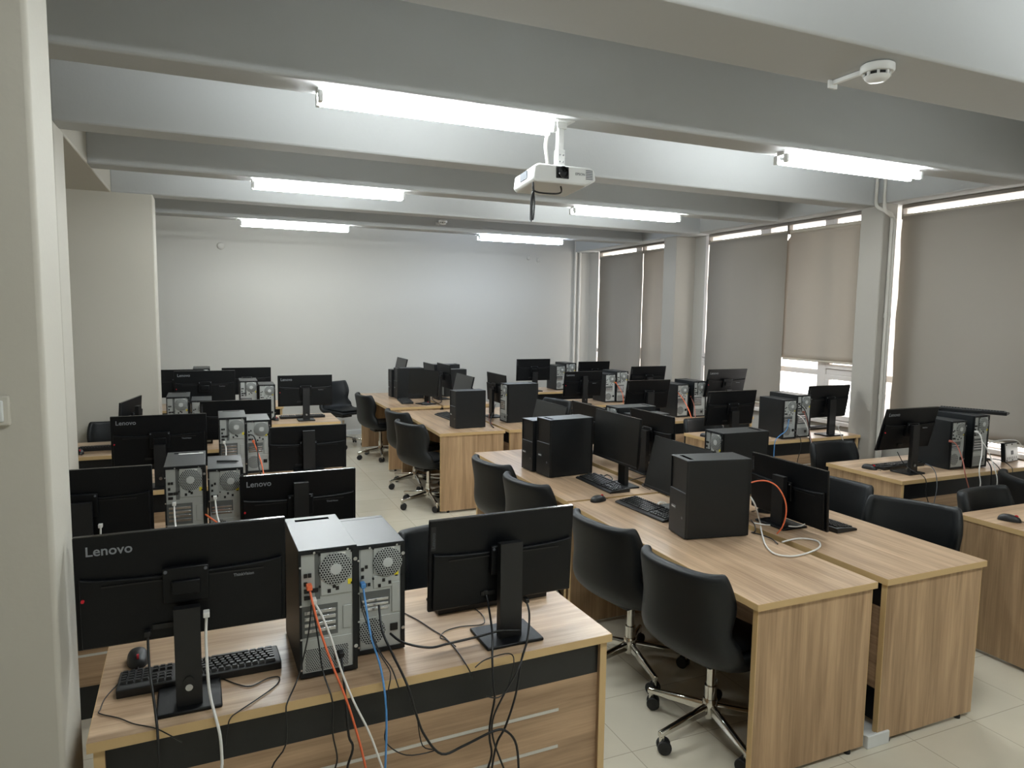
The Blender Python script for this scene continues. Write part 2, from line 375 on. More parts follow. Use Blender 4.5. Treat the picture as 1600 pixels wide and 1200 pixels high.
wall_disc(.169, 2.735, .05, 'round white cap on the far wall left of the lights')
wall_disc(5.015, 2.75, .035, 'small round cap on the far wall near the corner pipes, right one')
wall_disc(4.84, 2.775, .032, 'small round cap on the far wall near the corner pipes, left one')
def switch():
    t = tag(empty('light_switch', (-.475, 1.957, 1.60)), 'white light switch on the cream pillar at the left edge', 'light switch')
    B(-.042, .042, -.012, 0, -.035, .035).build('cover_plate', M['pillarp'], t, bevel=.004)
    B(-.030, .030, -.018, -.010, -.025, .025).build('rocker', M['white'], t, bevel=.003)
switch()
g = 'pipes in the far corner'
for x, w in ((5.70, 'left'), (5.79, 'right')):
    tag(MB().tube([(x, YB-.035, 0), (x, YB-.035, 1.5), (x, YB-.035, ZB+.3)], .021, 12, 1).build('wall_pipe', M['whitep'], smooth=40), 'painted pipe on the far wall beside the corner, %s of the pair' % w, 'pipe', g)
g = 'conduits on the window pillar'
for k, (dx, w) in enumerate(((0, 'left'), (.036, 'right'))):
    xa, ya = (5.636, 4.698) if k == 0 else (5.670, 4.640); xb, yb = 5.772+dx, 4.628
    o = MB().tube([(xa, ya, ZC), (xa, ya, 3.05), (xa, ya, 2.95), (xa+.004, ya-.012, 2.875-dx), (xa+.045, (ya+yb)/2-.02, 2.835-dx), (xb-.03, yb-.004, 2.815-dx), (xb-.004, yb, 2.775-dx), (xb, yb, 2.70), (xb, yb, 1.9), (xb, yb, 1.0), (xb, yb, .0)], .0155, 12, 4).build('conduit_pipe', M['whitep'], smooth=40)
    tag(o, 'white conduit pipe bending round the window pillar, %s of the two' % w, 'pipe', g)
    for zc in (1.10, 1.86): MB().cyl((xb, yb, zc), (xb, yb, zc+.045), .020, n=14).build('pipe_clip', M['whitep'], o, smooth=40)
def duct():
    t = tag(empty('floor_duct', (2.615, 2.0, 0)), 'white plastic cable duct on the floor between the two near centre desks', 'cable duct')
    B(-.062, .062, .004, 1.4, 0, .052).build('duct_body', M['white'], t, bevel=.003)
    B(-.066, .066, -.006, .012, 0, .058).build('end_cap', M['white'], t, bevel=.003)
duct()

# ------------------------------------------------------------------ projector
def projector():
    x, y, zt, zb = 1.745, 3.50, 2.625, 2.525
    t = tag(empty('projector', (x, y, 2.52), math.radians(-3)), 'white projector hanging upside down under the ceiling beam', 'projector')
    t.rotation_euler = (math.radians(-4), 0, math.radians(-2))
    w, d = .185, .14
    bd = MB()
    prof = [(-w, .02), (-w+.01, .085), (-w+.035, .098), (w-.035, .098), (w-.01, .088), (w, .03), (w-.06, .002), (-w+.02, .002)]
    bd.prism(prof, -d, d).build('projector_body', M['lamp'], t, bevel=.010, seg=3)
    bx = child(t, 'projector_body')
    B(-.052, .022, -d-.004, -d+.02, .028, .090).build('lens_window', M['port'], t, bevel=.003)
    q = MB().lathe([(.030, 0), (.030, .012), (.024, .014), (.022, .006), (0, .004)], 24, Matrix.Translation((-.015, -d-.004, .059)) @ Matrix.Rotation(R90, 4, 'X'))
    q.build('lens', M['lens'], t, smooth=40)
    text_mesh('logo', 'EPSON', .019, M['logo'], t, Matrix.Translation((.060, -d-.002, .052)) @ Matrix.Rotation(R90, 4, 'X'))
    for r in range(6):
        B(w-.062, w-.022, -d-.0025, -d+.004, .034+r*.009, .038+r*.009).build('vent_slat', M['c_grey'], t)
    B(-w-.002, -w+.006, -.06, .03, .035, .075).build('side_vent', M['c_grey'], t)
    B(-.10, -.06, -d+.02, -d+.05, .096, .104).build('focus_slot', M['port'], t)
    # mount
    mt = tag(empty('projector_mount', (1.775, 3.50, ZB)), 'white ceiling pole mount holding the projector', 'projector mount')
    MB().box(-.06, .06, -.06, .06, -.008, 0).build('ceiling_plate', M['lamp'], mt, bevel=.002)
    B(-.028, .028, -.028, .028, -.04, -.006).build('collar', M['lamp'], mt, bevel=.002)
    B(-.017, .017, -.017, .017, -.19, -.03).build('pole', M['lamp'], mt, bevel=.002)
    B(-.022, .022, -.022, .022, -.255, -.15).build('lower_pole', M['lamp'], mt, bevel=.002)
    for s in (-1, 1):
        for z in (-.18, -.215): MB().cyl((s*.010, -.026, z), (s*.010, -.020, z), .004, n=10).build('bolt', M['silver'], mt, smooth=40)
    B(-.11, .12, -.012, .012, -.263, -.255).build('cradle_arm', M['lamp'], mt, bevel=.002)
    B(-.012, .012, -.10, .11, -.263, -.256).build('cradle_arm', M['lamp'], mt, bevel=.002)
    tag(MB().tube([(1.71, 3.47, ZB-.03), (1.68, 3.46, 2.80), (1.668, 3.455, 2.74), (1.672, 3.45, 2.69), (1.68, 3.45, 2.64)], .009, 10, 4).build('projector_cable', M['c_white'], smooth=50), 'white cable curving down beside the projector pole', 'cable')
    tag(MB().tube([(1.735, 3.40, 2.524), (1.735, 3.39, 2.50), (1.72, 3.38, 2.485), (1.68, 3.38, 2.478), (1.60, 3.38, 2.478), (1.565, 3.38, 2.49), (1.565, 3.385, 2.53)], .0045, 8, 4).build('projector_cable', M['c_black'], smooth=50), 'black cable looping below the projector', 'cable')
    lp = MB()
    pts = [(1.565, 3.38, 2.525)]
    for k in range(7):
        s = (-1)**k
        pts += [(1.562+s*.010, 3.38, 2.42), (1.564+s*.004, 3.378+.004*k, 2.345), (1.564-s*.004, 3.378+.004*k, 2.345), (1.564-s*.010, 3.38, 2.43), (1.562, 3.38, 2.485)]
    pts += [(1.56, 3.38, 2.40), (1.556, 3.38, 2.325)]
    tag(lp.tube(pts, .0035, 6, 3).build('cable_bundle', M['c_black'], smooth=50), 'tied bundle of black cable hanging left of the projector', 'cable')
projector()
# ------------------------------------------------------------------ desks
H, DL, DD, DT = .75, 1.561, .644, .027
def make_desk():
    t = empty('desk', (0, 0, 0)); a, b = DL/2, DD/2; e = .0015
    B(-a+e, a-e, -b+e, b-e, H-DT, H).build('desktop', M['top'], t)
    r = MB(); z0, z1 = H-DT-.0004, H-.0006
    o = [(-a, -b), (a, -b), (a, b), (-a, b)]; i = [(-a+2*e, -b+2*e), (a-2*e, -b+2*e), (a-2*e, b-2*e), (-a+2*e, b-2*e)]
    vs = [(x, y, z) for z in (z0, z1) for ring in (o, i) for x, y in ring]; fs = []
    for k in range(4):
        n = (k+1) % 4
        fs += [(k, n, 8+n, 8+k), (4+n, 4+k, 12+k, 12+n), (8+k, 8+n, 12+n, 12+k), (n, k, 4+k, 4+n)]
    r.add(vs, fs).build('edge_band', M['edge'], t)
    for s in (-1, 1):
        x0, x1 = sorted((s*(a-.013), s*(a-.038)))
        sp = B(x0, x1, -b+.014, b-.014, .018, H-DT).build('side_panel', M['panel'], t, bevel=.0015)
        for yy in (-b+.013, b-.016): B(x0-.0002, x1+.0002, yy, yy+.003, .019, H-DT-.001).build('panel_edge', M['edge'], sp)
        for yy in (-b+.09, b-.09): MB().cyl(((x0+x1)/2, yy, 0), ((x0+x1)/2, yy, .02), .014, n=12).build('foot', M['rubber'], sp, smooth=40)
    y0, y1 = -b+.030, -b+.048; x0, x1 = -a+.038, a-.038
    B(x0, x1, y0, y1, .606, H-DT).build('cable_strip', M['blackboard'], t)
    mp = B(x0, x1, y0, y1, .235, .606).build('modesty_panel', M['modesty'], t)
    for z in (.505, .373): B(-a+.19, a-.19, y0-.0025, y0+.002, z-.005, z+.005).build('aluminium_strip', M['alu'], mp)
    B(x0, x1, y0, y1, .09, .235).build('lower_strip', M['blackboard'], t)
    return t
PROTO = {}
def proto(key, fn):
    """first use builds the thing itself, later uses copy it with its parts"""
    if key not in PROTO: PROTO[key] = fn(); return PROTO[key]
    return dup(PROTO[key])
def desk(x, y, rz, label, group):
    t = proto('desk', make_desk); t.location = (x, y, 0); t.rotation_euler = (0, 0, rz); tag(t, label, 'desk', group)
    return t
GA, GB, GF, GG = 'centre desks facing left', 'centre desks facing right', 'left side desks', 'window side desks'
# left side rows: far side is the user side
def fdesk(x0, y0, th, lab): desk(x0+DL/2*math.cos(th)-DD/2*math.sin(th), y0+DD/2*math.cos(th)+DL/2*math.sin(th), th, lab, GF)
fdesk(-.313, 1.943, .027, 'nearest wood desk at the left with two towers and cables hanging down its back')
fdesk(-.94, 3.285, .02, 'second left side wood desk, almost hidden behind the nearest monitors and towers')
fdesk(-.72, 4.665, .01, 'third left side wood desk, hidden behind a monitor with a bright logo')
fdesk(-1.14, 5.93, .0, 'fourth left side wood desk, its pale end showing beside the cream pillar')
fdesk(-.375, 7.085, .0, 'fifth left side wood desk, its right corner showing beneath a monitor')
fdesk(-.80, 8.42, .0, 'last left side wood desk, by the far wall')
# centre: pairs back to back
desk(1.895+DD/2, 1.988+DL/2, R90, 'nearest centre wood desk with two black chairs and one large tower', GA)
desk(1.904+DD/2, 3.575+DL/2, R90+.003, 'second centre wood desk facing left, with two towers and a dark screen', GA)
desk(1.9185+DD/2, 6.05+DL/2, R90-.018, 'third centre wood desk facing left, one tower near its end panel', GA)
desk(1.860+DD/2, 7.93+DL/2, R90+.011, 'farthest centre wood desk facing left, near the far wall', GA)
desk(2.600+DD/2, 1.990+DL/2, -R90, 'nearest right hand centre desk with bare top end and a low monitor', GB)
desk(2.605+DD/2, 3.58+DL/2, -R90, 'second right hand centre desk, hidden behind monitors seen from the back', GB)
desk(2.592+DD/2, 6.05+DL/2, -R90, 'third right hand centre desk holding a tower turned side on', GB)
desk(2.54+DD/2, 7.94+DL/2, -R90, 'farthest right hand centre desk, with two towers by the far wall', GB)
# window side rows
def gdesk(x0, y0, lab): desk(x0+DL/2, y0+DD/2, 0, lab, GG)
gdesk(3.882, 1.925, 'wood desk cut by the right edge of the photo, a mouse on its corner')
gdesk(4.300, 3.236, 'window side desk with the small white box and two towers')
gdesk(4.105, 4.730, 'window side desk ending at the pillar below the half raised blind')
gdesk(3.98, 6.02, 'third window side desk from the camera, towers with orange cables on it')
gdesk(3.90, 7.42, 'fourth window side desk, its left end showing behind the centre monitors')
gdesk(3.95, 8.93, 'farthest window side desk, close to the far corner')

# ------------------------------------------------------------------ monitors (screen towards local +Y)
PW, PH = .532, .312
def make_monitor(kind):
    t = empty('monitor', (0, 0, H))
    if kind == 'A': bw, b0, b1 = .165, -.062, .095
    else: bw, b0, b1 = .205, -.080, .085
    B(-bw/2, bw/2, b0, b1, 0, .011).build('base', M['monback'], t, bevel=.004)
    nk = empty('neck', (0, 0, 0)); bpy.data.objects.remove(nk)
    y0, y1 = -.034, -.006
    if kind == 'A':
        nm = MB().box(-.033, .033, y0, y1, .009, 1.0)
    else:
        nm = MB().box(-.040, .040, y0, y1, .009, 1.0)
    n = nm.build('neck', M['plastic'], t)
    if kind == 'A':
        hole = MB().lathe([(.0135, 0), (.0135, .004)], 20, Matrix.Translation((.0, y0+.0005, .075)) @ Matrix.Rotation(R90, 4, 'X') @ Matrix.Scale(1.45, 4, (0, 1, 0))).build('cable_hole', M['port'], t, smooth=40)
        MB().lathe([(.0095, 0), (.0095, .0045)], 20, Matrix.Translation((.0, y0+.0, .063)) @ Matrix.Rotation(R90, 4, 'X')).build('hole_rim', M['silver'], t, smooth=40)
    p = MB().box(-PW/2, PW/2, -.008, .006, -PH/2, PH/2).build('housing', M['monback'], t, bevel=.003)
    B(-PW/2+.002, PW/2-.002, -.0075, .0055, PH/2-.0015, PH/2+.0008).build('top_bezel', M['bezel'], p)
    # swollen lower back
    w, zt = PW/2-.012, .035
    poly = [(-w, -PH/2+.008), (w, -PH/2+.008), (w, zt+.012)] + [(w*math.cos(k*math.pi/14), zt+.012-.016*math.sin(k*math.pi/14)) for k in range(1, 14)] + [(-w, zt+.012)]
    MB().prism(poly, -.022, -.007).build('back_bulge', M['monback'], p, bevel=.008, seg=3)
    B(-.058, .058, -.040, -.024, -.045, .055).build('hinge_plate', M['monback'], p, bevel=.003)
    B(-.036, .036, -.052, -.038, -.02, .02).build('hinge_block', M['monback'], p, bevel=.003)
    for s in (-1, 1): MB().cyl((s*.050, -.043, .046), (s*.050, -.039, .046), .0045, n=12).build('screw', M['c_grey'], p, smooth=40)
    B(-w*.8, w*.8, -.0268, -.025, .018, .022).build('vent', M['port'], p)
    B(-.086, -.036, -.0275, -.025, -.118, -.104).build('port_cover', M['plastic'], p)
    B(-PW/2+.006, PW/2-.006, .0055, .0068, -PH/2+.016, PH/2-.006).build('screen', M['screen'], p)
    B(-PW/2+.001, PW/2-.001, .004, .0078, -PH/2, -PH/2+.015).build('chin', M['plastic'], p, bevel=.001)
    FX = Matrix.Rotation(R90, 4, 'X')
    if kind == 'A':
        text_mesh('logo', 'Lenovo', .037, M['logo'], p, Matrix.Translation((-PW/2+.027, -.0082, .103)) @ FX)
        text_mesh('model_lettering', 'ThinkVision', .0115, M['logo'], p, Matrix.Translation((.122, -.0262, .004)) @ FX)
        MB().cyl((-PW/2+.019, -.0285, -.012), (-PW/2+.019, -.020, -.012), .0042, n=14).build('red_dot', M['red'], p, smooth=40)
    else:
        lt = B(-PW/2+.006, -PW/2+.022, -.0095, -.007, .055, .135).build('side_tag', M['plastic'], p)
        text_mesh('logo', 'Lenovo', .018, M['logodim'], p, Matrix.Translation((-PW/2+.0195, -.0096, .062)) @ FX @ Matrix.Rotation(R90, 4, 'Z'))
    return t
def monitor(kind, x, y, rz, ztop, neck, label, group, tilt=4, roll=0):
    """x, y: stand centre; ztop: height of the panel's upper edge; neck: height of the column's top"""
    t = proto('monitor'+kind, lambda: make_monitor(kind)); t.location = (x, y, H); t.rotation_euler = (0, 0, rz)
    tag(t, label, 'monitor', group)
    for c in kids(t):
        k = c.name.split('.')[0]
        if k == 'neck': c.scale = (1, 1, neck-H)
        if k == 'housing':
            c.location = (0, .042, ztop-H-PH/2); c.rotation_euler = (math.radians(tilt), 0, 0)
    return t
MF, MG, MA, MC = 'monitors on the left side desks', 'monitors on the window side desks', 'monitors on the centre desks facing left', 'monitors on the centre desks facing right'
monitor('A', -.078, 2.055, .02, 1.243, 1.035, 'big black monitor back with bright grey logo and red dot, on the nearest desk', MF, 2)
monitor('B', .902, 2.105, .02, 1.172, 1.085, 'black monitor seen from behind at the right end of the nearest desk', MF, 3)
monitor('B', -.515, 3.36, .0, 1.163, 1.03, 'black monitor back with white cable plug, second left side desk, beside the pillar', MF, 2)
monitor('A', .374, 3.365, .02, 1.082, 1.045, 'low black monitor back with bright logo, right of the second pair of towers', MF, 2)
monitor('A', -.30, 4.745, .0, 1.196, 1.02, 'black monitor back with logo, left of the third pair of towers', MF, 2)
monitor('B', .605, 4.93, .02, 1.055, 1.03, 'plain black monitor back with broad column, right of the third pair of towers', MF, 2)
monitor('B', -.56, 6.25, math.radians(79), 1.135, 1.08, 'black monitor turned edge on beside the cream pillar', MF, 4)
monitor('B', .178, 5.925, .0, 1.131, .98, 'plain black monitor low behind the third pair of towers', MF, 2)
monitor('A', -.055, 7.20, .0, 1.272, 1.03, 'black monitor back with faint logo, left of the small towers before the far wall', MF, 2)
monitor('A', .872, 7.255, .0, 1.206, 1.08, 'black monitor back with logo standing alone at the right end, a chair behind it', MF, 2)
monitor('B', -.34, 8.58, .0, 1.182, 1.03, 'black monitor at the far left against the wall, overlapped by another monitor', MF, 2)
monitor('B', .378, 8.585, .0, 1.192, 1.03, 'black monitor against the far wall, behind a pair of small towers', MF, 2)
# window side
monitor('A', 4.585, 3.40, .0, 1.225, 1.10, 'black monitor tilted back, left of the two towers by the white box', MG, 14)
monitor('B', 4.21, 4.83, .0, 1.205, 1.03, 'black monitor left of the two towers near the window pillar', MG, 9)
monitor('B', 5.365, 4.83, .02, 1.222, 1.09, 'black monitor in front of the bright window below the raised blind', MG, 9)
monitor('A', 5.215, 6.09, .0, 1.285, 1.06, 'grey lit monitor back with logo standing against the blind by the window', MG, 13)
monitor('B', 4.20, 6.10, .0, 1.185, 1.06, 'black monitor back left of the towers with orange cables', MG, 10)
monitor('B', 5.22, 7.60, .0, 1.205, 1.06, 'black monitor back in front of the middle window pillar', MG, 10)
monitor('A', 4.24, 7.56, .0, 1.158, 1.10, 'black monitor back with dim logo, left of two pale tower backs', MG, 8)
monitor('B', 5.28, 9.10, .0, 1.165, 1.03, 'farthest black monitor by the window corner, mostly hidden by towers', MG, 6)
monitor('B', 4.28, 9.10, .0, 1.213, 1.03, 'upright black monitor in front of the far wall, left of the farthest towers', MG, 2)
# centre, screens to the left
monitor('B', 2.445, 3.195, R90, 1.138, 1.07, 'grey screen leaning behind the nearest large tower', MA, 13)
monitor('B', 2.415, 3.80, R90, 1.222, 1.10, 'dark screen above a keyboard on the second centre desk', MA, 3)
monitor('B', 2.44, 4.846, R90, 1.165, 1.02, 'grey screen rising behind the large tower on the second centre desk', MA, 13)
monitor('B', 2.44, 6.86, R90, 1.215, 1.05, 'grey green screen rising behind the tower on the third centre desk', MA, 13)
monitor('B', 2.385, 8.14, math.radians(115), 1.172, 1.04, 'screen turned towards the camera beside the farthest large tower', MA, 6)
monitor('B', 2.42, 9.38, R90, 1.235, 1.05, 'grey screen rising behind the farthest pair of large towers', MA, 13)
monitor('B', 2.765, 2.77, -R90, 1.090, 1.015, 'low black monitor back with column, beside the orange cable loop', MC, 3)
monitor('B', 2.80, 4.08, -R90, 1.175, 1.05, 'black monitor back with lit upper edge, behind the dark centre screen', MC, 4)
monitor('B', 2.735, 4.86, -R90, 1.137, 1.00, 'black monitor back with lit upper edge, farther than the other two centre ones', MC, 4)
monitor('B', 2.77, 6.91, -R90, 1.215, 1.05, 'black monitor back just beyond the side on tower', MC, 4)
monitor('B', 2.72, 8.58, -R90, 1.205, 1.05, 'leaning black monitor back before the two farthest towers', MC, 6)
monitor('B', 2.70, 9.18, -R90, 1.17, 1.05, 'small dark monitor back at the end of the farthest desks', MC, 4)

# ------------------------------------------------------------------ computer towers (front towards local +Y)
def make_tower(kind, detail=True):
    w, d, h = (.170, .350, .395) if kind == 'tall' else (.154, .310, .362)
    t = empty('computer_tower', (0, 0, H)); x, y = w/2, d/2
    for s in (-1, 1):
        B(min(s*x, s*(x-.004)), max(s*x, s*(x-.004)), -y, y-.014, .006, h-.004).build('side_panel', M['case'], t, bevel=.0012)
    core = MB().box(-x+.004, x-.004, -y+.012, y-.014, .008, h-.006); core.build('chassis', M['case'], t)
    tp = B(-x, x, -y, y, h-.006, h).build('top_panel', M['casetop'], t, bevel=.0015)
    B(-x, x, -y, y-.014, .004, .008).build('bottom_panel', M['case'], t)
    if kind == 'tall': B(-.055, .055, y-.050, y-.030, h-.002, h+.0006).build('handle_slot', M['void'], tp)
    else: B(-x+.002, x-.002, y-.028, y-.026, h-.002, h+.0005).build('seam', M['port'], tp)
    for a in (-1, 1):
        for b in (-1, 1): B(a*(x-.03)-.012, a*(x-.03)+.012, b*(y-.04)-.012, b*(y-.04)+.012, 0, .005).build('foot', M['rubber'], t)
    # front bezel: recessed upper field over a flush lower door
    zm = h*.58
    fb = MB().box(-x, x, y-.014, y-.006, .006, h-.006).build('front_bezel', M['plastic'], t)
    B(-x, x, y-.007, y, .006, zm).build('lower_door', M['case'], fb, bevel=.001)
    for s in (-1, 1): B(min(s*x, s*(x-.006)), max(s*x, s*(x-.006)), y-.007, y, zm, h-.006).build('bezel_edge', M['case'], fb)
    B(-x+.006, x-.006, y-.0065, y+.0005, zm-.0005, zm+.0025).build('divider', M['c_grey'], fb)
    B(.018, .062, y-.001, y+.001, h*.335, h*.335+.016).build('badge', M['c_grey'], fb)
    text_mesh('badge_lettering', 'ThinkStation', .0072, M['label'], fb, Matrix.Translation((.060, y+.0011, h*.335+.0055)) @ Matrix.Rotation(math.pi, 4, 'Z') @ Matrix.Rotation(R90, 4, 'X'))
    MB().cyl((-.05, y-.001, h*.26), (-.05, y+.0012, h*.26), .007, n=14).build('power_button', M['silver'] if kind == 'short' else M['c_grey'], fb, smooth=40)
    # black rim round the rear
    rim = MB(); r0, r1 = -y-.002, -y+.012; q = .012
    rim.box(-x, x, r0, r1, .006, .006+q).box(-x, x, r0, r1, h-.006-q*.6, h-.003).box(-x, -x+q*.6, r0, r1, .006+q, h-.013).box(x-q*1.1, x, r0, r1, .006+q, h-.013)
    rim.build('rear_rim', M['case'], t)
    R = MB().box(-x+.007, x-.013, -y+.003, -y+.010, .018, h-.013).build('rear_panel', M['steel'], t)
    if not detail: return t
    X = lambda u: -x+.007+u*(w-.020); Z = lambda v: h-.013-v*(h-.031); yy = -y+.003
    def plate(n, u0, u1, v0, v1, mat, dep, bev=0): return B(X(u0), X(u1), yy-dep, yy+.001, Z(v1), Z(v0)).build(n, M[mat], R, bevel=bev)
    for k, (u, v) in enumerate(((-.02, .1), (-.02, .42), (-.02, .7), (-.02, .96), (.25, -.012), (.9, -.012), (1.05, .08), (1.05, .83))):
        MB().cyl((X(u), r0-.003, Z(v)), (X(u), r0, Z(v)), .0035 if k < 6 else .006, n=10).build('screw', M['silver'], R, smooth=40)
    if kind == 'tall':
        plate('io_channel', .26, .36, .0, .385, 'steeldark', .0008)
        plate('fan_plate', .37, .985, .0, .36, 'steel', .004, .0015)
        fu, fv, fr = .665, .145, .049
        plate('slot_recess', .0, .70, .435, .70, 'steeldark', .0006)
        for k in range(4): plate('expansion_slot', .05, .66, .475+.052*k, .506+.052*k, 'silver', .003, .001)
        plate('slot_lid', .80, .98, .47, .665, 'steel', .003, .001)
        plate('psu_plate', .0, .98, .725, 1.0, 'steel', .0015, .001)
        plate('psu_grille', .06, .90, .80, .985, 'fine', .0022)
        plate('power_socket', .62, .80, .855, .925, 'port', .004)
        plate('service_label', .62, .86, .012, .028, 'label', .0052)
        plate('warning_sticker', .90, .98, .245, .29, 'yellow', .0052)
        ports = ((.05, .16, 1), (.13, .16, 1), (.05, .23, 1), (.05, .29, 2), (.19, .29, 2), (.05, .345, 2), (.60, .275, 1), (.50, .31, 1), (.66, .295, 1))
    else:
        plate('io_plate', .03, .30, .0, .37, 'steel', .002, .001)
        plate('fan_plate', .34, .99, .0, .25, 'steel', .004, .0015)
        plate('slot_band', .34, .98, .28, .40, 'steel', .003, .001)
        fu, fv, fr = .68, .150, .047
        plate('slot_recess', .02, .74, .425, .58, 'steeldark', .0006)
        for k in range(3): plate('expansion_slot', .05, .70, .50+.045*k, .527+.045*k, 'silver', .003, .001)
        plate('slot_lid', .78, .98, .36, .66, 'steel', .004, .001)
        plate('psu_plate', .02, .98, .68, .985, 'steel', .0018, .001)
        fan2 = MB().lathe([(.043, 0), (.043, .003), (.0, .003)], 28, Matrix.Translation((X(.30), yy-.001, Z(.825))) @ Matrix.Rotation(R90, 4, 'X')).build('psu_grille', M['grille'], R, smooth=40)
        plate('power_socket', .74, .92, .775, .845, 'port', .006)
        plate('service_label', .56, .84, .008, .026, 'label', .0052)
        plate('warning_sticker', .84, .94, .245, .288, 'yellow', .0052)
        ports = ((.05, .18, 1), (.14, .16, 1), (.05, .255, 1), (.05, .335, 2), (.20, .335, 1), (.55, .31, 1), (.70, .34, 1), (.86, .27, 1), (.45, .36, 1))
    MB().lathe([(fr, 0), (fr, .006), (fr*.96, .007), (0, .007)], 36, Matrix.Translation((X(fu), yy-.001, Z(fv))) @ Matrix.Rotation(R90, 4, 'X')).build('fan_grille', M['grille'], R, smooth=40)
    MB().lathe([(fr*.34, 0), (fr*.34, .0078), (fr*.2, .0082), (0, .008)], 24, Matrix.Translation((X(fu), yy-.001, Z(fv))) @ Matrix.Rotation(R90, 4, 'X')).build('fan_hub', M['hub'], R, smooth=40)
    for a in (-1, 1):
        for b in (-1, 1): MB().cyl((X(fu)+a*.047, yy-.008, Z(fv)+b*.049), (X(fu)+a*.047, yy-.003, Z(fv)+b*.049), .0032, n=8).build('fan_rivet', M['port'], R, smooth=40)
    for u, v, s in ports: plate('port', u, u+.065*s, v, v+.032, 'port', .0048)
    return t
def tower(kind, x, y, rz, label, group, detail=True, z=0):
    """x, y: centre of the footprint"""
    t = proto('tower'+kind+str(detail), lambda: make_tower(kind, detail)); t.location = (x, y, H+z); t.rotation_euler = (0, 0, rz)
    return tag(t, label, 'computer tower', group)
TF, TG, TA, TC = 'computer towers on the left side desks', 'computer towers on the window side desks', 'computer towers on the centre desks facing left', 'computer towers on the centre desks facing right'
def tf(kind, x, yr, lab, rz=0, g=TF): return tower(kind, x, yr+(.175 if kind == 'tall' else .155), rz, lab, g)
tf('tall', .301, 2.062, 'tallest nearest tower with orange and white cables in its metal back', .02)
tf('short', .478, 2.145, 'shorter nearest tower with a blue cable and yellow sticker on its metal back', .02)
tf('tall', -.120, 3.415, 'tall tower with a paper strip on its lid, left of the second pair')
tf('short', .050, 3.465, 'shorter tower with a pen on its lid, right of the second pair')
tf('tall', .122, 4.90, 'tall tower with a white cable, left of the third pair')
tf('short', .282, 4.955, 'shorter tower with an orange cable, right of the third pair')
tf('tall', -.252, 6.21, 'tall tower close to the cream pillar, left of the fourth pair')
tf('short', -.078, 6.19, 'shorter tower half hidden by a monitor, right of the fourth pair')
tf('tall', .345, 7.46, 'left tower of the small pair before the far wall monitor')
tf('short', .512, 7.37, 'right tower of the small pair before the far wall monitor')
tf('tall', -.10, 8.70, 'tower whose lid just shows above the logo monitor at the far wall').scale = (1.05, 1, 1.10)
tf('short', 5.035, 3.365, 'shorter tower with red brown cable beside the tilted monitor', 0, TG)
tf('tall', 5.255, 3.345, 'taller tower with a keyboard on top, beside the white box', 0, TG)
tf('short', 4.815, 4.775, 'shorter tower with a blue cable near the window pillar', .0, TG)
tf('tall', 5.005, 4.80, 'taller tower in front of the bright window, near the pillar', .0, TG)
tf('short', 4.735, 6.24, 'shorter tower of the pair with orange cables, middle window side desk', 0, TG)
tf('tall', 4.93, 6.20, 'taller tower of the pair with orange cables, middle window side desk', 0, TG)
tf('short', 4.655, 7.62, 'shorter pale backed tower on the fourth window side desk', 0, TG)
tf('tall', 4.815, 7.60, 'taller pale backed tower on the fourth window side desk', 0, TG)
tf('short', 4.72, 9.12, 'shorter tower of the farthest window side pair', 0, TG)
tf('tall', 4.89, 9.13, 'taller tower of the farthest window side pair', 0, TG)
tower('tall', 2.298, 2.785, R90-.16, 'large black tower standing side on, nearest in the centre, orange cable behind it', TA, False)
tower('tall', 2.232, 4.235, R90+.10, 'large black tower at the front of the second centre desk pair', TA, False)
tower('short', 2.185, 4.43, R90+.08, 'shorter black tower touching the large one on the second centre desk', TA, False)
tower('short', 2.275, 6.345, R90+.04, 'black tower alone on the third centre desk', TA, False)
tower('tall', 2.345, 8.80, R90+.03, 'large black tower at the front of the farthest centre pair', TA, False)
tower('short', 2.30, 9.00, R90+.03, 'black tower just behind the front one of the farthest centre pair', TA, False)
tower('tall', 3.005, 3.405, -R90-.03, 'black tower with a fan grille on its left, behind the nearest large tower', TC)
tower('short', 3.03, 4.43, -R90, 'tower with pale lid behind the centre screens, nearer of two', TC)
tower('tall', 3.02, 4.63, -R90, 'tower with pale lid behind the centre screens, farther of two', TC)
tower('tall', 2.905, 6.535, -R90+.05, 'black tower side on with white cables at its left, third right hand centre desk', TC)
tower('short', 2.98, 8.87, -R90, 'black tower side on below the far wall, nearer of the last two', TC, False)
tower('tall', 3.02, 9.33, -R90, 'black tower side on below the far wall, farther of the last two', TC, False)
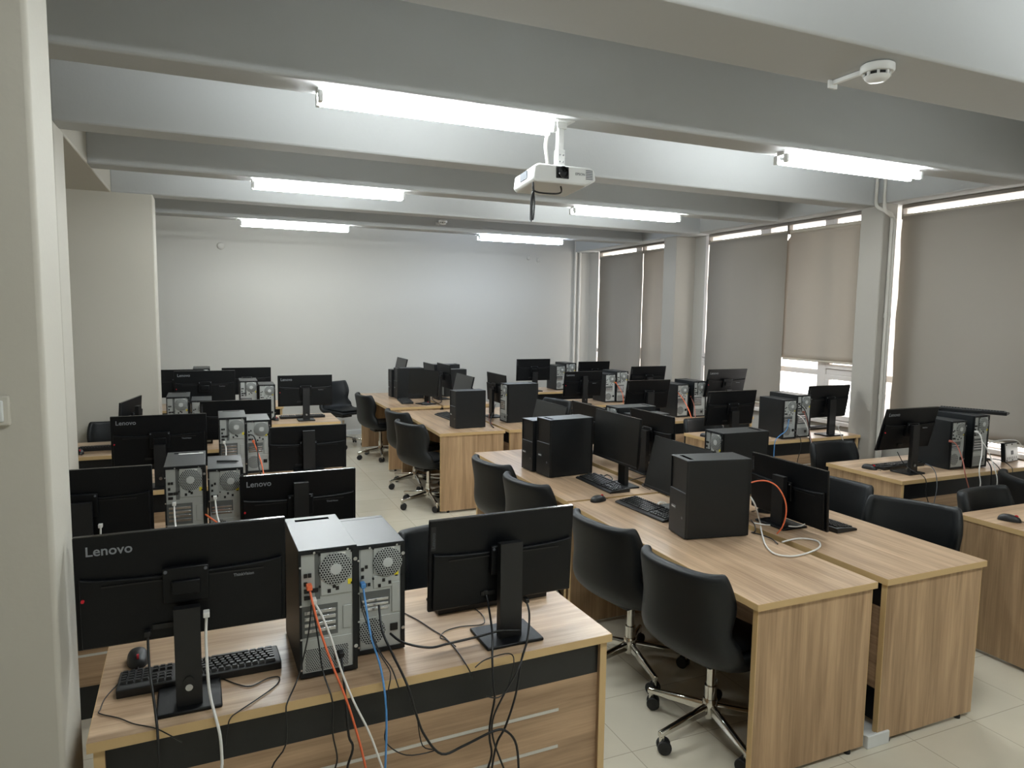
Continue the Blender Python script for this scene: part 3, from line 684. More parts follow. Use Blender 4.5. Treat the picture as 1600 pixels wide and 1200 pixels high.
# ------------------------------------------------------------------ cable runs: label, sheath, radius, group, points
CABLES = [
('orange network cable hanging from the left tower on the nearest desk', 'orange', 0.0033, 'cables hanging down the back of the nearest desk', [(0.247, 2.045, 1.038), (0.254, 2.02, 0.995), (0.269, 1.99, 0.928), (0.295, 1.96, 0.841), (0.327, 1.918, 0.751), (0.353, 1.905, 0.656), (0.371, 1.9, 0.577), (0.385, 1.9, 0.486)]),
('white cable hanging beside the orange one from the left tower on the nearest desk', 'white', 0.0033, 'cables hanging down the back of the nearest desk', [(0.259, 2.045, 0.994), (0.279, 2.02, 0.958), (0.301, 1.99, 0.894), (0.321, 1.96, 0.817), (0.349, 1.918, 0.736), (0.387, 1.905, 0.648), (0.414, 1.9, 0.567), (0.436, 1.9, 0.472)]),
('blue network cable hanging from the right tower on the nearest desk', 'blue', 0.0033, 'cables hanging down the back of the nearest desk', [(0.419, 2.125, 0.99), (0.42, 2.08, 0.935), (0.424, 2.03, 0.864), (0.44, 1.98, 0.794), (0.441, 1.918, 0.726), (0.441, 1.905, 0.635), (0.436, 1.9, 0.522), (0.434, 1.9, 0.473)]),
('thin black cable leaving the left tower on the nearest desk towards the keyboard', 'black', 0.0022, 'cables hanging down the back of the nearest desk', [(0.254, 2.045, 1.004), (0.24, 2.02, 0.91), (0.208, 1.99, 0.805), (0.172, 1.93, 0.768), (0.165, 1.918, 0.743), (0.161, 1.905, 0.655), (0.115, 1.9, 0.558)]),
('thin black cable just left of the orange cable, hanging from the left tower', 'black', 0.0024, 'cables hanging down the back of the nearest desk', [(0.255, 2.045, 0.994), (0.266, 2.01, 0.891), (0.273, 1.97, 0.812), (0.29, 1.918, 0.749), (0.288, 1.905, 0.662), (0.299, 1.9, 0.586), (0.29, 1.9, 0.511)]),
('black power cable plugged into the base of the left tower on the nearest desk', 'black', 0.0036, 'cables hanging down the back of the nearest desk', [(0.338, 2.05, 0.816), (0.334, 1.99, 0.77), (0.328, 1.916, 0.732), (0.332, 1.9, 0.645), (0.342, 1.895, 0.607), (0.322, 1.9, 0.503)]),
('long black video cable sagging in a wide loop below the nearest desk edge', 'black', 0.0038, 'cables hanging down the back of the nearest desk', [(0.469, 2.125, 0.92), (0.469, 2.08, 0.855), (0.485, 2.02, 0.807), (0.507, 1.922, 0.75), (0.529, 1.905, 0.665), (0.555, 1.9, 0.592), (0.604, 1.89, 0.529), (0.673, 1.885, 0.542), (0.762, 1.875, 0.572), (0.803, 1.87, 0.567), (0.84, 1.87, 0.51), (0.851, 1.87, 0.381)]),
('thin black cable beside the blue cable, crossing the modesty panel to the right', 'black', 0.0018, 'cables hanging down the back of the nearest desk', [(0.411, 2.125, 0.956), (0.412, 2.08, 0.916), (0.437, 2.0, 0.835), (0.462, 1.96, 0.789), (0.457, 1.922, 0.78), (0.447, 1.912, 0.738), (0.442, 1.908, 0.653), (0.44, 1.908, 0.595), (0.501, 1.908, 0.54), (0.589, 1.905, 0.536), (0.549, 1.905, 0.56), (0.534, 1.91, 0.651)]),
('short black cable dropping over the desk edge right of the blue cable', 'black', 0.002, 'cables hanging down the back of the nearest desk', [(0.415, 2.125, 0.938), (0.434, 2.03, 0.852), (0.449, 1.985, 0.82), (0.468, 1.95, 0.793), (0.481, 1.918, 0.747)]),
('black power cable from the right tower to the right monitor stand, nearest desk', 'black', 0.004, None, [(0.506, 2.125, 0.818), (0.531, 2.06, 0.813), (0.605, 2.03, 0.797), (0.671, 2.04, 0.793), (0.771, 2.045, 0.796), (0.854, 2.055, 0.797), (0.926, 2.05, 0.789)]),
('thin black cable lying across the nearest desk between tower and right monitor', 'black', 0.002, None, [(0.624, 2.404, 0.753), (0.656, 2.322, 0.753), (0.68, 2.236, 0.753), (0.701, 2.165, 0.753), (0.709, 2.055, 0.753), (0.703, 1.928, 0.754), (0.71, 1.918, 0.727)]),
('thin black cable curling on the nearest desk in front of the right monitor', 'black', 0.0018, None, [(0.868, 2.387, 0.753), (0.882, 2.308, 0.753), (0.876, 2.247, 0.753), (0.851, 2.212, 0.753), (0.779, 2.224, 0.753), (0.718, 2.21, 0.753), (0.687, 2.171, 0.753), (0.702, 2.145, 0.753), (0.715, 2.091, 0.753)]),
('black cable hanging from the left of the right monitor stand', 'black', 0.0036, 'cables hanging down the back of the nearest desk', [(0.834, 2.135, 0.904), (0.832, 2.1, 0.873), (0.807, 2.0, 0.821), (0.786, 1.945, 0.765), (0.777, 1.91, 0.69), (0.779, 1.905, 0.657), (0.763, 1.9, 0.584), (0.762, 1.9, 0.532), (0.769, 1.9, 0.478), (0.749, 1.9, 0.388)]),
('black cable hanging from the right of the right monitor stand', 'black', 0.0036, 'cables hanging down the back of the nearest desk', [(0.987, 2.135, 0.851), (0.984, 2.1, 0.815), (0.936, 2.01, 0.772), (0.885, 1.94, 0.749), (0.852, 1.908, 0.655), (0.815, 1.9, 0.562), (0.782, 1.895, 0.509), (0.764, 1.89, 0.391)]),
('black cable twisting round the others below the right monitor of the nearest desk', 'black', 0.003, 'cables hanging down the back of the nearest desk', [(0.945, 2.02, 0.788), (0.868, 1.918, 0.741), (0.805, 1.905, 0.656), (0.769, 1.893, 0.597), (0.774, 1.893, 0.523), (0.829, 1.9, 0.367)]),
('thin black cable arching over the desk edge below the right monitor', 'black', 0.002, 'cables hanging down the back of the nearest desk', [(0.721, 1.925, 0.76), (0.762, 1.935, 0.774), (0.842, 1.945, 0.773), (0.849, 1.92, 0.754), (0.822, 1.905, 0.683), (0.788, 1.9, 0.662), (0.752, 1.905, 0.671)]),
('white display cable hanging from the monitor with the bright logo on the nearest desk', 'white', 0.0042, 'cables hanging down the back of the nearest desk', [(-0.029, 2.03, 1.008), (-0.032, 2.025, 0.937), (-0.029, 1.995, 0.841), (-0.024, 1.98, 0.793), (-0.013, 1.945, 0.755), (-0.003, 1.915, 0.715), (0.0, 1.905, 0.649), (0.0, 1.9, 0.589)]),
('black power cable hanging left of the stand of the nearest left monitor', 'black', 0.0036, 'cables hanging down the back of the nearest desk', [(-0.177, 2.07, 0.961), (-0.173, 2.03, 0.888), (-0.162, 1.985, 0.819), (-0.154, 1.95, 0.766), (-0.15, 1.918, 0.735), (-0.148, 1.9, 0.628)]),
('thin black mouse cable lying near the left end of the nearest desk', 'black', 0.0016, None, [(-0.229, 2.323, 0.753), (-0.244, 2.296, 0.753), (-0.269, 2.242, 0.753), (-0.296, 2.164, 0.753), (-0.301, 2.104, 0.753), (-0.3, 2.08, 0.753), (-0.251, 2.038, 0.753), (-0.21, 1.992, 0.753), (-0.162, 1.954, 0.753), (-0.127, 1.91, 0.753), (-0.095, 1.922, 0.716)]),
('thin black keyboard cable looping on the desk right of the nearest left monitor stand', 'black', 0.0018, None, [(-0.044, 2.183, 0.753), (0.003, 2.157, 0.753), (0.046, 2.105, 0.753), (0.083, 2.078, 0.753), (0.131, 2.106, 0.753), (0.163, 2.101, 0.753), (0.152, 2.058, 0.753), (0.101, 2.004, 0.753), (0.049, 1.956, 0.753), (0.024, 1.927, 0.753), (0.015, 1.922, 0.725), (0.009, 1.912, 0.687)]),
('orange network cable arching out of the nearest tower in the centre', 'orange', 0.0036, 'cables between the two near centre desks', [(2.49, 2.701, 1.015), (2.53, 2.696, 1.021), (2.56, 2.661, 1.024), (2.59, 2.626, 1.001), (2.61, 2.595, 0.944), (2.61, 2.58, 0.883), (2.6, 2.588, 0.81), (2.585, 2.609, 0.766)]),
('white cable looping on the desktop beside the nearest centre tower', 'white', 0.0042, 'cables between the two near centre desks', [(2.49, 2.701, 0.939), (2.51, 2.688, 0.897), (2.68, 2.831, 0.756), (2.551, 2.678, 0.756), (2.419, 2.506, 0.756), (2.375, 2.398, 0.756), (2.433, 2.347, 0.756), (2.56, 2.364, 0.756), (2.657, 2.405, 0.756), (2.71, 2.466, 0.756), (2.693, 2.515, 0.756), (2.636, 2.537, 0.756), (2.535, 2.522, 0.756)]),
('white cable lying between the nearest centre tower and the monitor stand beside it', 'white', 0.0034, 'cables between the two near centre desks', [(2.63, 2.825, 0.756), (2.663, 2.776, 0.756), (2.724, 2.747, 0.756), (2.783, 2.731, 0.756)]),
('black cable curling behind the nearest centre tower', 'black', 0.003, 'cables between the two near centre desks', [(2.659, 2.876, 0.756), (2.612, 2.795, 0.756), (2.536, 2.707, 0.756), (2.502, 2.697, 0.756)]),
('white display cable plugged into the monitor beside the nearest centre tower', 'white', 0.0034, 'cables between the two near centre desks', [(2.83, 2.652, 0.831), (2.81, 2.631, 0.809), (2.79, 2.635, 0.783), (2.762, 2.654, 0.77), (2.729, 2.678, 0.77)]),
('black cable running along the desk gap behind the nearest centre tower', 'black', 0.003, 'cables between the two near centre desks', [(2.502, 2.697, 0.756), (2.521, 2.645, 0.756), (2.524, 2.579, 0.756), (2.493, 2.508, 0.756)]),
('small coil of white cable on the desk beside the nearest centre tower', 'white', 0.003, None, [(2.371, 3.327, 0.756), (2.414, 3.356, 0.756), (2.425, 3.322, 0.756), (2.379, 3.251, 0.756), (2.326, 3.214, 0.756), (2.334, 3.268, 0.756), (2.39, 3.335, 0.756), (2.41, 3.313, 0.756)]),
('red brown cable hanging from the shorter tower by the white box', 'redbrown', 0.004, 'cables hanging behind the window side desk with the white box', [(4.948, 3.36, 0.965), (4.962, 3.33, 0.95), (4.944, 3.28, 0.89), (4.921, 3.235, 0.816), (4.904, 3.21, 0.758), (4.962, 3.2, 0.611), (5.006, 3.2, 0.476)]),
('white cable hanging from the taller tower by the white box', 'white', 0.004, 'cables hanging behind the window side desk with the white box', [(5.18, 3.33, 1.028), (5.179, 3.3, 1.009), (5.157, 3.27, 0.958), (5.132, 3.25, 0.878), (5.055, 3.21, 0.774), (5.065, 3.2, 0.682), (5.052, 3.2, 0.613), (5.034, 3.2, 0.473)]),
('white cable draped to the right of the taller tower by the white box', 'white', 0.0036, 'cables hanging behind the window side desk with the white box', [(5.238, 3.33, 0.967), (5.241, 3.28, 0.899), (5.255, 3.25, 0.818), (5.244, 3.21, 0.746), (5.251, 3.2, 0.681), (5.246, 3.2, 0.605), (5.266, 3.2, 0.45)]),
('black cable dropping behind the taller tower by the white box', 'black', 0.004, 'cables hanging behind the window side desk with the white box', [(5.315, 3.33, 0.812), (5.253, 3.26, 0.787), (5.193, 3.21, 0.75), (5.189, 3.2, 0.6), (5.214, 3.2, 0.455)]),
('black cable on the window side desk right of the taller tower', 'black', 0.003, 'cables hanging behind the window side desk with the white box', [(5.329, 3.33, 0.821), (5.335, 3.27, 0.784), (5.295, 3.21, 0.747), (5.3, 3.2, 0.638), (5.348, 3.2, 0.49)]),
('black cable curving over the desk edge below the white box', 'black', 0.003, 'cables hanging behind the window side desk with the white box', [(5.438, 3.36, 0.803), (5.505, 3.33, 0.789), (5.501, 3.27, 0.762), (5.436, 3.21, 0.741), (5.422, 3.2, 0.604), (5.4, 3.2, 0.436)]),
('black cable dropping from the monitor stand on the desk with the white box', 'black', 0.003, 'cables hanging behind the window side desk with the white box', [(4.497, 3.44, 0.903), (4.518, 3.4, 0.826), (4.515, 3.33, 0.79), (4.493, 3.24, 0.779), (4.494, 3.205, 0.742), (4.496, 3.2, 0.653), (4.553, 3.2, 0.544)]),
('grey cable falling over the desk edge right of that monitor stand', 'grey', 0.003, 'cables hanging behind the window side desk with the white box', [(4.691, 3.36, 0.817), (4.669, 3.3, 0.812), (4.615, 3.225, 0.782), (4.602, 3.2, 0.698), (4.591, 3.2, 0.617), (4.569, 3.2, 0.52)]),
('blue cable curving out of the shorter tower near the pillar', 'blue', 0.004, 'cables hanging behind the window side desk at the pillar', [(4.8, 4.77, 0.935), (4.766, 4.76, 0.839), (4.667, 4.74, 0.795), (4.589, 4.71, 0.752), (4.574, 4.7, 0.611), (4.582, 4.7, 0.495)]),
('black cable arching from the taller tower near the pillar', 'black', 0.004, 'cables hanging behind the window side desk at the pillar', [(4.908, 4.78, 1.07), (4.948, 4.74, 1.021), (4.982, 4.72, 0.905), (4.987, 4.7, 0.76), (5.054, 4.7, 0.596), (5.096, 4.7, 0.456)]),
('white cable arching from the taller tower near the pillar', 'white', 0.004, 'cables hanging behind the window side desk at the pillar', [(4.907, 4.78, 0.97), (4.949, 4.75, 0.931), (4.978, 4.72, 0.846), (5.005, 4.7, 0.73), (5.073, 4.7, 0.547), (5.09, 4.7, 0.426)]),
('red brown cable hanging beside the taller tower near the pillar', 'redbrown', 0.004, 'cables hanging behind the window side desk at the pillar', [(4.983, 4.78, 0.99), (4.995, 4.74, 0.901), (5.013, 4.7, 0.729), (5.087, 4.7, 0.576), (5.106, 4.7, 0.425)]),
('black cable dropping below the shorter tower near the pillar', 'black', 0.003, 'cables hanging behind the window side desk at the pillar', [(4.863, 4.77, 0.797), (4.902, 4.73, 0.766), (4.885, 4.7, 0.678), (4.855, 4.7, 0.562), (4.841, 4.7, 0.445)]),
('white cable hanging from the right monitor near the pillar', 'white', 0.0035, 'cables hanging behind the window side desk at the pillar', [(5.408, 4.77, 0.84), (5.405, 4.725, 0.762), (5.433, 4.7, 0.674), (5.491, 4.7, 0.567)]),
('orange cable trailing from the towers on the middle window side desk', 'orange', 0.0045, 'cables trailing over the middle window side desk', [(4.661, 6.25, 1.033), (4.695, 6.2, 0.968), (4.661, 6.05, 0.876), (4.639, 5.95, 0.774)]),
('pink cable hanging from the taller tower on the middle window side desk', 'redbrown', 0.0045, 'cables trailing over the middle window side desk', [(4.852, 6.25, 0.971), (4.822, 6.15, 0.878), (4.717, 6.0, 0.812), (4.699, 5.95, 0.737)]),
('orange cable hanging from the taller tower on the fourth window side desk', 'orange', 0.0045, None, [(4.716, 7.6, 1.003), (4.763, 7.58, 0.93), (4.795, 7.55, 0.85), (4.757, 7.47, 0.755)]),
('orange cable hanging from the right tower on the third left side desk', 'orange', 0.0042, None, [(0.247, 4.9, 0.977), (0.266, 4.82, 0.925), (0.282, 4.72, 0.872), (0.292, 4.66, 0.808)]),
('black cable arching from the right tower on the third left side desk', 'black', 0.004, None, [(0.216, 4.9, 1.026), (0.25, 4.87, 1.016), (0.265, 4.8, 0.95), (0.265, 4.7, 0.864), (0.276, 4.66, 0.789)]),
('white cable hanging from the left tower on the third left side desk', 'white', 0.004, None, [(0.066, 4.88, 0.982), (0.076, 4.85, 0.953), (0.074, 4.8, 0.9), (0.068, 4.75, 0.856)]),
('orange cable stretched from the right tower on the second left side desk', 'orange', 0.004, None, [(-0.043, 3.42, 0.915), (-0.017, 3.38, 0.902), (0.017, 3.35, 0.88), (0.04, 3.27, 0.869)]),
('white cable hanging from the right tower on the second left side desk', 'white', 0.004, None, [(0.002, 3.44, 0.98), (0.004, 3.42, 0.949), (0.01, 3.38, 0.905), (0.02, 3.33, 0.877)]),
('white cable hanging from the left tower on the second left side desk', 'white', 0.004, None, [(-0.167, 3.4, 0.977), (-0.166, 3.38, 0.947), (-0.161, 3.33, 0.902), (-0.155, 3.27, 0.862)]),
('white display cable plugged into the left monitor on the second left side desk', 'white', 0.004, None, [(-0.45, 3.36, 0.919), (-0.451, 3.36, 0.883), (-0.455, 3.36, 0.842), (-0.455, 3.36, 0.785)]),
('tangle of black cable below the screen on the far centre desk', 'black', 0.004, None, [(2.382, 4.172, 0.76), (2.366, 4.055, 0.76), (2.435, 4.07, 0.76), (2.379, 3.894, 0.76), (2.446, 3.947, 0.76), (2.468, 4.058, 0.76), (2.36, 3.977, 0.76), (2.392, 4.127, 0.76)]),
('tangle of black cable beside the near end of the dark centre screen', 'black', 0.003, None, [(2.539, 3.874, 0.76), (2.6, 3.89, 0.76), (2.694, 3.916, 0.76), (2.636, 3.801, 0.76), (2.532, 3.727, 0.76), (2.515, 3.609, 0.76)]),
('pink cable between the middle centre towers further back', 'redbrown', 0.006, None, [(3.253, 8.092, 0.8), (2.99, 7.515, 0.8), (2.813, 7.108, 0.8), (2.648, 6.722, 0.756), (2.562, 6.433, 0.756)]),
('black cable bundle between the middle centre towers further back', 'black', 0.006, None, [(3.033, 7.502, 0.8), (2.747, 6.864, 0.8), (2.58, 6.515, 0.756), (2.491, 6.205, 0.756)]),
('tangle of black cable between the farthest centre desks', 'black', 0.005, None, [(2.847, 9.519, 0.76), (2.731, 8.895, 0.76), (2.645, 8.34, 0.76), (2.523, 8.111, 0.76), (2.608, 8.633, 0.76), (2.858, 9.015, 0.76)]),
]
# ------------------------------------------------------------------ keyboards (user side local +Y) and mice
def make_keyboard(rest=True):
    t = empty('keyboard', (0, 0, H)); x = .222
    prof = [(-.072, .0), (.072, .0), (.074, .010), (.060, .015), (-.058, .027), (-.073, .024)]
    m = MB(); n = len(prof)
    vs = [(-x, y, z) for y, z in prof]+[(x, y, z) for y, z in prof]
    m.add(vs, [tuple(range(n)), tuple(range(2*n-1, n-1, -1))]+[(i, n+i, n+(i+1) % n, (i+1) % n) for i in range(n)])
    m.build('keyboard_body', M['plastic'], t, bevel=.003)
    k = MB(); P = .0190; rows = 6
    for r in range(rows):
        y = .046-.0192*r-(.005 if r == 5 else 0); z = .0165+(.052-y)*.102
        blocks = [(-.207, 14.4), (.079, 3), (.140, 4)]
        for bx, cnt in blocks:
            if bx > .13 and r == 5: continue
            if .07 < bx < .13 and r == 2: continue
            if r == 0 and bx < 0: widths = [1.3, 1.2, 1.2, 5.9, 1.2, 1.2, 1.1, 1.3]
            elif bx < 0: widths = [1+.22*((r*3) % 4)]+[1]*12; widths.append(14.4-sum(widths))
            else: widths = [1]*int(cnt)
            px = bx
            for q in widths:
                k.add([(px+a*P*q*.5+P*q*.5+s*P*.0, y+b, z+c) for c, s in ((0, 0),) for a, b in ((-1, 0), (1, 0))], []) if False else None
                x0, x1 = px+.0012, px+P*q-.0012; y0, y1 = y-.0080, y+.0080; e = .0022
                dz0, dz1 = (y0-y)*-.102, (y1-y)*-.102
                k.add([(x0, y0, z+dz0-.002), (x1, y0, z+dz0-.002), (x1, y1, z+dz1-.002), (x0, y1, z+dz1-.002), (x0+e, y0+e, z+dz0+.006), (x1-e, y0+e, z+dz0+.006), (x1-e, y1-e*.7, z+dz1+.006), (x0+e, y1-e*.7, z+dz1+.006)],
                      [(0, 1, 5, 4), (1, 2, 6, 5), (2, 3, 7, 6), (3, 0, 4, 7), (4, 5, 6, 7)])
                px += P*q
    # local X runs to the user's left once the user sits at +Y
    k.v = [(-a, b, c) for a, b, c in k.v]
    k.build('keys', M['keycap'], t)
    for s in (-1, 1): B(s*.18-.012, s*.18+.012, -.066, -.054, -.0, .014).build('flip_foot', M['plastic'], t)
    return t
def keyboard(x, y, rz, label, group=None, z=0, rx=0):
    t = proto('kb', make_keyboard); t.location = (x, y, H+z); t.rotation_euler = (rx, 0, rz)
    return tag(t, label, 'keyboard', group or 'keyboards')
keyboard(-.048, 2.222, .02, 'black keyboard behind the stand of the nearest left monitor')
keyboard(.955, 2.425, .03, 'black keyboard peeping out below the right monitor of the nearest desk')
keyboard(2.31, 3.855, R90, 'black keyboard below the dark screen on the second centre desk')
keyboard(2.245, 3.235, R90+.05, 'low black keyboard left of the nearest large tower')
keyboard(2.30, 7.02, R90+.06, 'dark keyboard on the third centre desk, its end showing left of the tower')
keyboard(2.20, 8.43, R90-.12, 'black keyboard before the turned screen on the farthest centre desk')
keyboard(2.985, 2.76, -R90+.02, 'black keyboard showing beyond the end of the low centre monitor')
keyboard(4.70, 3.60, .03, 'black keyboard at the foot of the tilted monitor by the window')
keyboard(5.46, 5.17, .0, 'black keyboard on the desk in front of the bright window')
keyboard(5.385, 3.50, -1.15, 'black keyboard lying on top of the taller tower by the white box', z=.395)
keyboard(.86, 7.49, .0, 'black keyboard behind the monitor that stands alone at the right end')
keyboard(-.885, 6.225, .03, 'black keyboard on the desk end beside the cream pillar')
keyboard(5.15, 6.36, .0, 'black keyboard in front of the lit monitor by the blind')

def make_mouse():
    t = empty('mouse', (0, 0, H)); m = MB(); vs = []; fs = []; N, K = 20, 7
    for j in range(K+1):
        a = j/K*R90
        for i in range(N):
            q = 2*math.pi*i/N
            c, s = math.cos(q), math.sin(q)
            ex = abs(c)**.8*(1 if c >= 0 else -1); ey = abs(s)**.8*(1 if s >= 0 else -1)
            r = math.cos(a)**.55
            yy = ey*.056*r
            hgt = .034*math.sin(a)*(1-.22*(-yy/.056 if yy < 0 else yy/.056*.1))
            wid = .031*(1-.10*max(0, -ey))
            vs.append((ex*wid*r*(1-.03*j/K), yy, hgt+.002))
    for j in range(K):
        for i in range(N): fs.append((j*N+i, j*N+(i+1) % N, (j+1)*N+(i+1) % N, (j+1)*N+i))
    fs.append(tuple(range(N-1, -1, -1))); fs.append(tuple(K*N+i for i in range(N)))
    m.add(vs, fs).build('mouse_shell', M['plastic'], t, smooth=60)
    MB().cyl((-.003, -.030, .028), (.003, -.030, .028), .0095, n=16).build('scroll_wheel', M['red'], t, smooth=40)
    MB().tube([(0, -.052, .008), (0, -.066, .005), (.004, -.085, .002)], .0018, 6, 3).build('cable_stub', M['c_black'], t, smooth=60)
    return t
def mouse(x, y, rz, label):
    t = proto('mouse', make_mouse); t.location = (x, y, H); t.rotation_euler = (0, 0, rz)
    return tag(t, label, 'mouse', 'computer mice')
mouse(-.232, 2.365, .1, 'black mouse with red wheel on the left end of the nearest desk')
mouse(2.085, 3.515, R90+.25, 'black mouse alone by the edge of the nearest centre desk')
mouse(2.865, 2.975, -R90-.5, 'black mouse between the nearest tower and the low monitor')
mouse(4.015, 2.365, .45, 'black mouse on the corner of the desk cut by the photo edge')
mouse(4.425, 3.60, .2, 'black mouse on the left of the tilted monitor by the window')
mouse(4.16, 5.13, .2, 'black mouse at the left end of the desk near the pillar, beside the dark tower')
mouse(2.36, 8.08, R90, 'black mouse on the front edge of the farthest centre desk')
mouse(-.93, 6.07, .3, 'black mouse on the desk end beside the cream pillar')
mouse(.585, 7.36, .2, 'pale lit mouse left of the monitor that stands alone at the right end')

# ------------------------------------------------------------------ swivel chairs (sitter looks along local +Y)
def make_chair():
    t = empty('swivel_chair', (0, 0, 0))
    ST = [  # y, z, half width, edge forward, edge up
        (.235, .395, .205, 0, .0), (.250, .420, .222, 0, .0), (.235, .445, .232, 0, .005), (.13, .452, .243, .0, .012), (.0, .446, .248, .0, .018), (-.10, .446, .250, .01, .024),
        (-.178, .456, .248, .055, .034), (-.212, .494, .236, .10, .032), (-.220, .560, .210, .058, .010), (-.225, .630, .210, .085, .0), (-.232, .70, .220, .098, .0), (-.243, .765, .216, .085, .0), (-.249, .806, .208, .072, .004), (-.251, .828, .196, .064, .004)]
    N = 12; vs = []; fs = []
    for y, z, w, ef, eu in ST:
        for i in range(N+1):
            u = -1+2*i/N; p = abs(u)**2.2
            vs.append((w*math.sin(u*R90*.92)/math.sin(R90*.92), y+ef*p, z+eu*p))
    for j in range(len(ST)-1):
        for i in range(N): fs.append((j*(N+1)+i, j*(N+1)+i+1, (j+1)*(N+1)+i+1, (j+1)*(N+1)+i))
    me = MB().add(vs, fs)
    # thickness outwards (below the seat, behind the back)
    import_n = len(vs); C = N+1; R_ = len(ST); out = []
    for j in range(R_):
        for i in range(C):
            a = Vector(vs[min(j+1, R_-1)*C+i])-Vector(vs[max(j-1, 0)*C+i]); b = Vector(vs[j*C+min(i+1, N)])-Vector(vs[j*C+max(i-1, 0)])
            nn = b.cross(a).normalized()
            th = .052 if j > 7 else (.062 if j > 2 else .045)
            e = 1-.30*abs(-1+2*i/N)**6
            q = Vector(vs[j*C+i])-nn*th*e
            out.append(tuple(q))
    # orientation check: the outer skin must lie below the seat
    if out[4*C+N//2][2] > vs[4*C+N//2][2]:
        out = [tuple(2*Vector(a)-Vector(b)) for a, b in zip(vs, out)]
    me.v += out; o = import_n
    me.f += [tuple(o+i for i in reversed(f)) for f in fs]
    for j in range(R_-1):
        for i in (0, N): me.f.append((j*C+i, (j+1)*C+i, o+(j+1)*C+i, o+j*C+i))
    for i in range(N):
        for j in (0, R_-1): me.f.append((j*C+i, j*C+i+1, o+j*C+i+1, o+j*C+i))
    me.build('seat_shell', M['leather'], t, subsurf=1)
    # seat cushion resting in the shell
    cu = MB(); cvs = []; nx, ny = 8, 8
    for lay, dz in ((0, 0), (1, .030)):
        for j in range(ny+1):
            for i in range(nx+1):
                u, v = -1+2*i/nx, -1+2*j/ny
                s = 1-.10*lay
                cvs.append((u*.205*s*(1-.06*abs(v)**4), .045+v*.185*s*(1-.05*abs(u)**4), .447+dz*(1-.35*max(abs(u), abs(v))**4)+.012*abs(u)**2.2))
    n1 = (nx+1)*(ny+1); cf = []
    for j in range(ny):
        for i in range(nx):
            a = j*(nx+1)+i; q = (a, a+1, a+nx+2, a+nx+1); cf += [tuple(reversed(q)), tuple(n1+k for k in q)]
    ring = [i for i in range(nx+1)]+[(j)*(nx+1)+nx for j in range(1, ny+1)]+[ny*(nx+1)+i for i in range(nx-1, -1, -1)]+[j*(nx+1) for j in range(ny-1, 0, -1)]
    for k in range(len(ring)): a, b = ring[k], ring[(k+1) % len(ring)]; cf.append((a, b, n1+b, n1+a))
    cu.add(cvs, cf).build('seat_cushion', M['leather'], t, subsurf=1)
    B(-.085, .085, -.11, .09, .352, .392).build('tilt_mechanism', M['rubber'], t, bevel=.008)
    MB().tube([(.08, .02, .368), (.16, .03, .365), (.205, .035, .360)], .005, 8, 2).build('height_lever', M['rubber'], t, smooth=50)
    MB().cyl((0, 0, .09), (0, 0, .22), .027, n=24).cyl((0, 0, .22), (0, 0, .36), .020, n=24).build('gas_column', M['chrome'], t, smooth=40)
    MB().lathe([(.030, .075), (.034, .085), (.034, .150), (.030, .160), (.026, .160)], 24).build('hub', M['chrome'], t, smooth=40)
    for k in range(5):
        a = math.radians(90+35+72*k); c, s = math.cos(a), math.sin(a); m = Matrix.Rotation(a, 4, 'Z')
        L0, L1 = .025, .305
        sec = [(-.014, -.028), (.014, -.028), (.016, .006), (.007, .018), (-.007, .018), (-.016, .006)]
        vs = [m @ Vector((L0, y, .122+z)) for y, z in sec]+[m @ Vector((L1, y*.75, .088+z*.55)) for y, z in sec]
        n = 6; arm = MB().add(vs, [tuple(range(n-1, -1, -1)), tuple(range(n, 2*n))]+[(i, (i+1) % n, n+(i+1) % n, n+i) for i in range(n)])
        ao = arm.build('base_arm', M['chrome'], t, bevel=.004)
        px, py = c*.290, s*.290
        MB().cyl((px, py, .045), (px, py, .085), .011, n=14).build('caster_stem', M['chrome'], ao, smooth=40)
        ang = a+R90+(.5 if k % 2 else -.6)
        cw = MB(); ax = Vector((math.cos(ang), math.sin(ang), 0)); fwd = Vector((-ax.y, ax.x, 0)); ctr = Vector((px, py, .030))+fwd*.010
        for q in (-1, 1):
            cw.cyl(ctr+ax*q*.007, ctr+ax*q*.026, .030, n=20)
        cw.build('caster', M['rubber'], ao, bevel=.004, smooth=40)
        MB().cyl(ctr-ax*.012, ctr+ax*.012, .016, n=14).build('caster_hub', M['rubber'], ao, smooth=40)
    return t
def chair(x, y, face, label, group=None, lift=0):
    """face: compass angle of the sitter's look, degrees from +Y clockwise"""
    t = proto('chair', make_chair); t.location = (x, y, 0); t.rotation_euler = (0, 0, -math.radians(face))
    tag(t, label, 'chair', group)
    if lift:
        for c in kids(t):
            if c.name.split('.')[0] in ('seat_shell', 'seat_cushion', 'tilt_mechanism', 'height_lever'): c.location.z += lift
    return t
CA, CF, CG, CB = 'chairs along the left of the centre desks', 'chairs at the left side desks', 'chairs at the window side desks', 'chairs along the right of the centre desks'
chair(2.00, 2.36, 80, 'nearest black swivel chair tucked under the nearest centre desk', CA)
chair(1.995, 3.00, 79, 'black swivel chair just beyond the nearest one, at the same centre desk', CA)
chair(1.995, 3.93, 79, 'black chair at the second centre desk, nearer of its two', CA)
chair(1.998, 4.52, 79, 'black chair at the second centre desk, farther of its two', CA)
chair(1.90, 6.40, 72, 'black chair with chrome legs at the near end of the third centre desk', CA)
chair(1.985, 7.18, 76, 'black chair half hidden behind another at the third centre desk', CA)
chair(1.965, 8.76, 80, 'black chair at the farthest centre desk, its seat side showing', CA)
chair(1.66, 9.72, 150, 'black chair pulled out and turned side on near the far wall', CA, .055)
chair(1.03, 2.92, 172, 'black chair behind the nearest desk, showing between tower and monitor', CF)
chair(-.78, 6.98, 178, 'black chair back beside the cream pillar, behind a left side desk', CF)
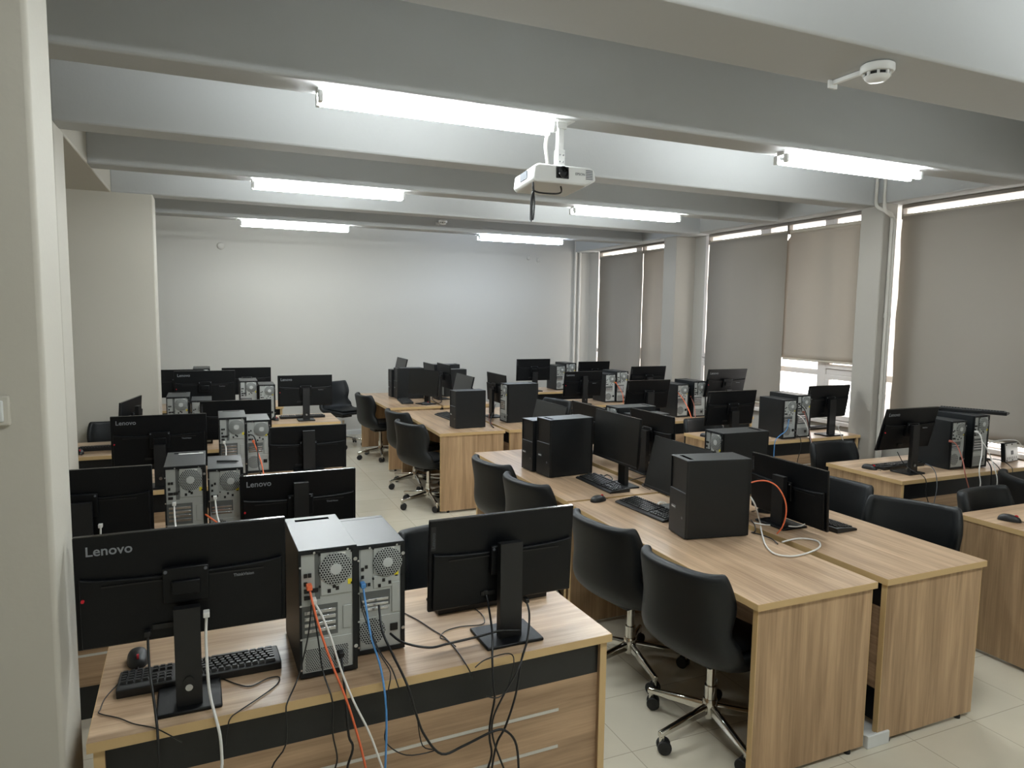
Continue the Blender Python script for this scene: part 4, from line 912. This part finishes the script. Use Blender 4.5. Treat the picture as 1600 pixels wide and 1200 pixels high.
chair(3.41, 2.53, 242, 'black chair back facing the camera side, at the bare nearest right hand desk', CB)
chair(3.44, 3.16, 262, 'black chair edge showing just beyond the low centre monitor', CB)
chair(4.30, 2.47, 176, 'black chair back behind the desk cut by the photo edge', CG)
chair(5.08, 2.72, 120, 'black chair cut off by the right edge of the photo, turned sideways', CG)
chair(4.71, 3.99, 182, 'black chair between the tilted monitor desk and the pillar desk', CG)
chair(4.56, 5.46, 178, 'black chair back showing left of the tower near the pillar', CG)
chair(5.40, 6.90, 178, 'black chair top showing between towers and lit monitor by the blind', CG)
chair(3.42, 7.02, 255, 'rounded black chair top between the centre screens and a logo monitor', CB, .06)

# ------------------------------------------------------------------ small things on the desks
def small_box():
    t = tag(empty('junction_box', (5.752, 3.405, H)), 'small white boxed device with dark corners standing on the window side desk', 'device')
    t.rotation_euler = (math.radians(-6), 0, math.radians(6))
    w, h = .096, .150
    B(-w, w, .003, .034, 0, h).build('device_case', M['blackboard'], t, bevel=.003)
    B(-w+.006, w-.006, -.002, .004, .006, h-.006).build('white_plate', M['white'], t, bevel=.002)
    B(-.018, .018, -.004, 0, h*.48-.016, h*.48+.016).build('centre_socket', M['port'], t, bevel=.003)
    for a in (-1, 0, 1):
        for z in (.010, h-.018): B(a*(w-.014)-.007, a*(w-.014)+.007, -.004, 0, z, z+.009).build('clip', M['port'], t)
    for k in range(6): B(-.075+k*.027, -.071+k*.027, -.0035, 0, .022, .040).build('mark', M['c_grey'], t)
small_box()
tag(MB().tube([(5.58, 3.55, .83), (5.66, 3.52, .89), (5.76, 3.46, .912), (5.86, 3.44, .90), (5.93, 3.44, .84)], .004, 8, 4).build('cable', M['c_white'], smooth=50), 'white cable arching over the white box on the window side desk', 'cable')
def flat_monitor():
    t = tag(empty('laid_monitor', (5.56, 3.60, H)), 'black monitor stand lying behind the white box', 'monitor stand')
    B(-.10, .10, -.09, .09, 0, .012).build('base', M['monback'], t, bevel=.004)
    B(-.17, .17, .06, .10, .075, .115).build('neck', M['monback'], t, bevel=.006)
    B(-.03, .03, .05, .09, .008, .08).build('hinge', M['monback'], t, bevel=.004)
flat_monitor()
tag(B(-.055, .055, -.012, .012, 0, .001).build('paper_strip', M['label'], loc=(-.10, 3.70, H+.3955)), 'white paper strip lying on a tower lid, second left side pair', 'paper')
tag(MB().cyl((-.045, .01, .006), (.04, -.015, .006), .0045, n=10).cyl((.04, -.015, .006), (.052, -.0185, .006), .0045, .001, n=10).build('pen', M['rubber'], loc=(.06, 3.60, H+.3615), smooth=40), 'dark pen lying on a tower lid, second left side pair', 'pen')

# ------------------------------------------------------------------ cables
def cables():
    for label, c, r, grp, pts in CABLES:
        pts = list(pts)
        if grp and 'nearest desk' in grp and pts[-1][2] < .62: pts += [(pts[-1][0]+.02, 1.90, .22), (pts[-1][0]+.05, 1.89, .008), (pts[-1][0]+.20, 1.86, .006)]
        o = MB().tube(pts, r, 8, 5).build('cable', M['c_'+c], smooth=60)
        tag(o, label, 'cable', grp)
        if r >= .0033 and 'hanging' in label or 'plugged' in label:
            p = Vector(pts[0]); B(p.x-.008, p.x+.008, p.y-.012, p.y+.014, p.z-.006, p.z+.009).build('plug', M['c_'+c], o, bevel=.002)
cables()
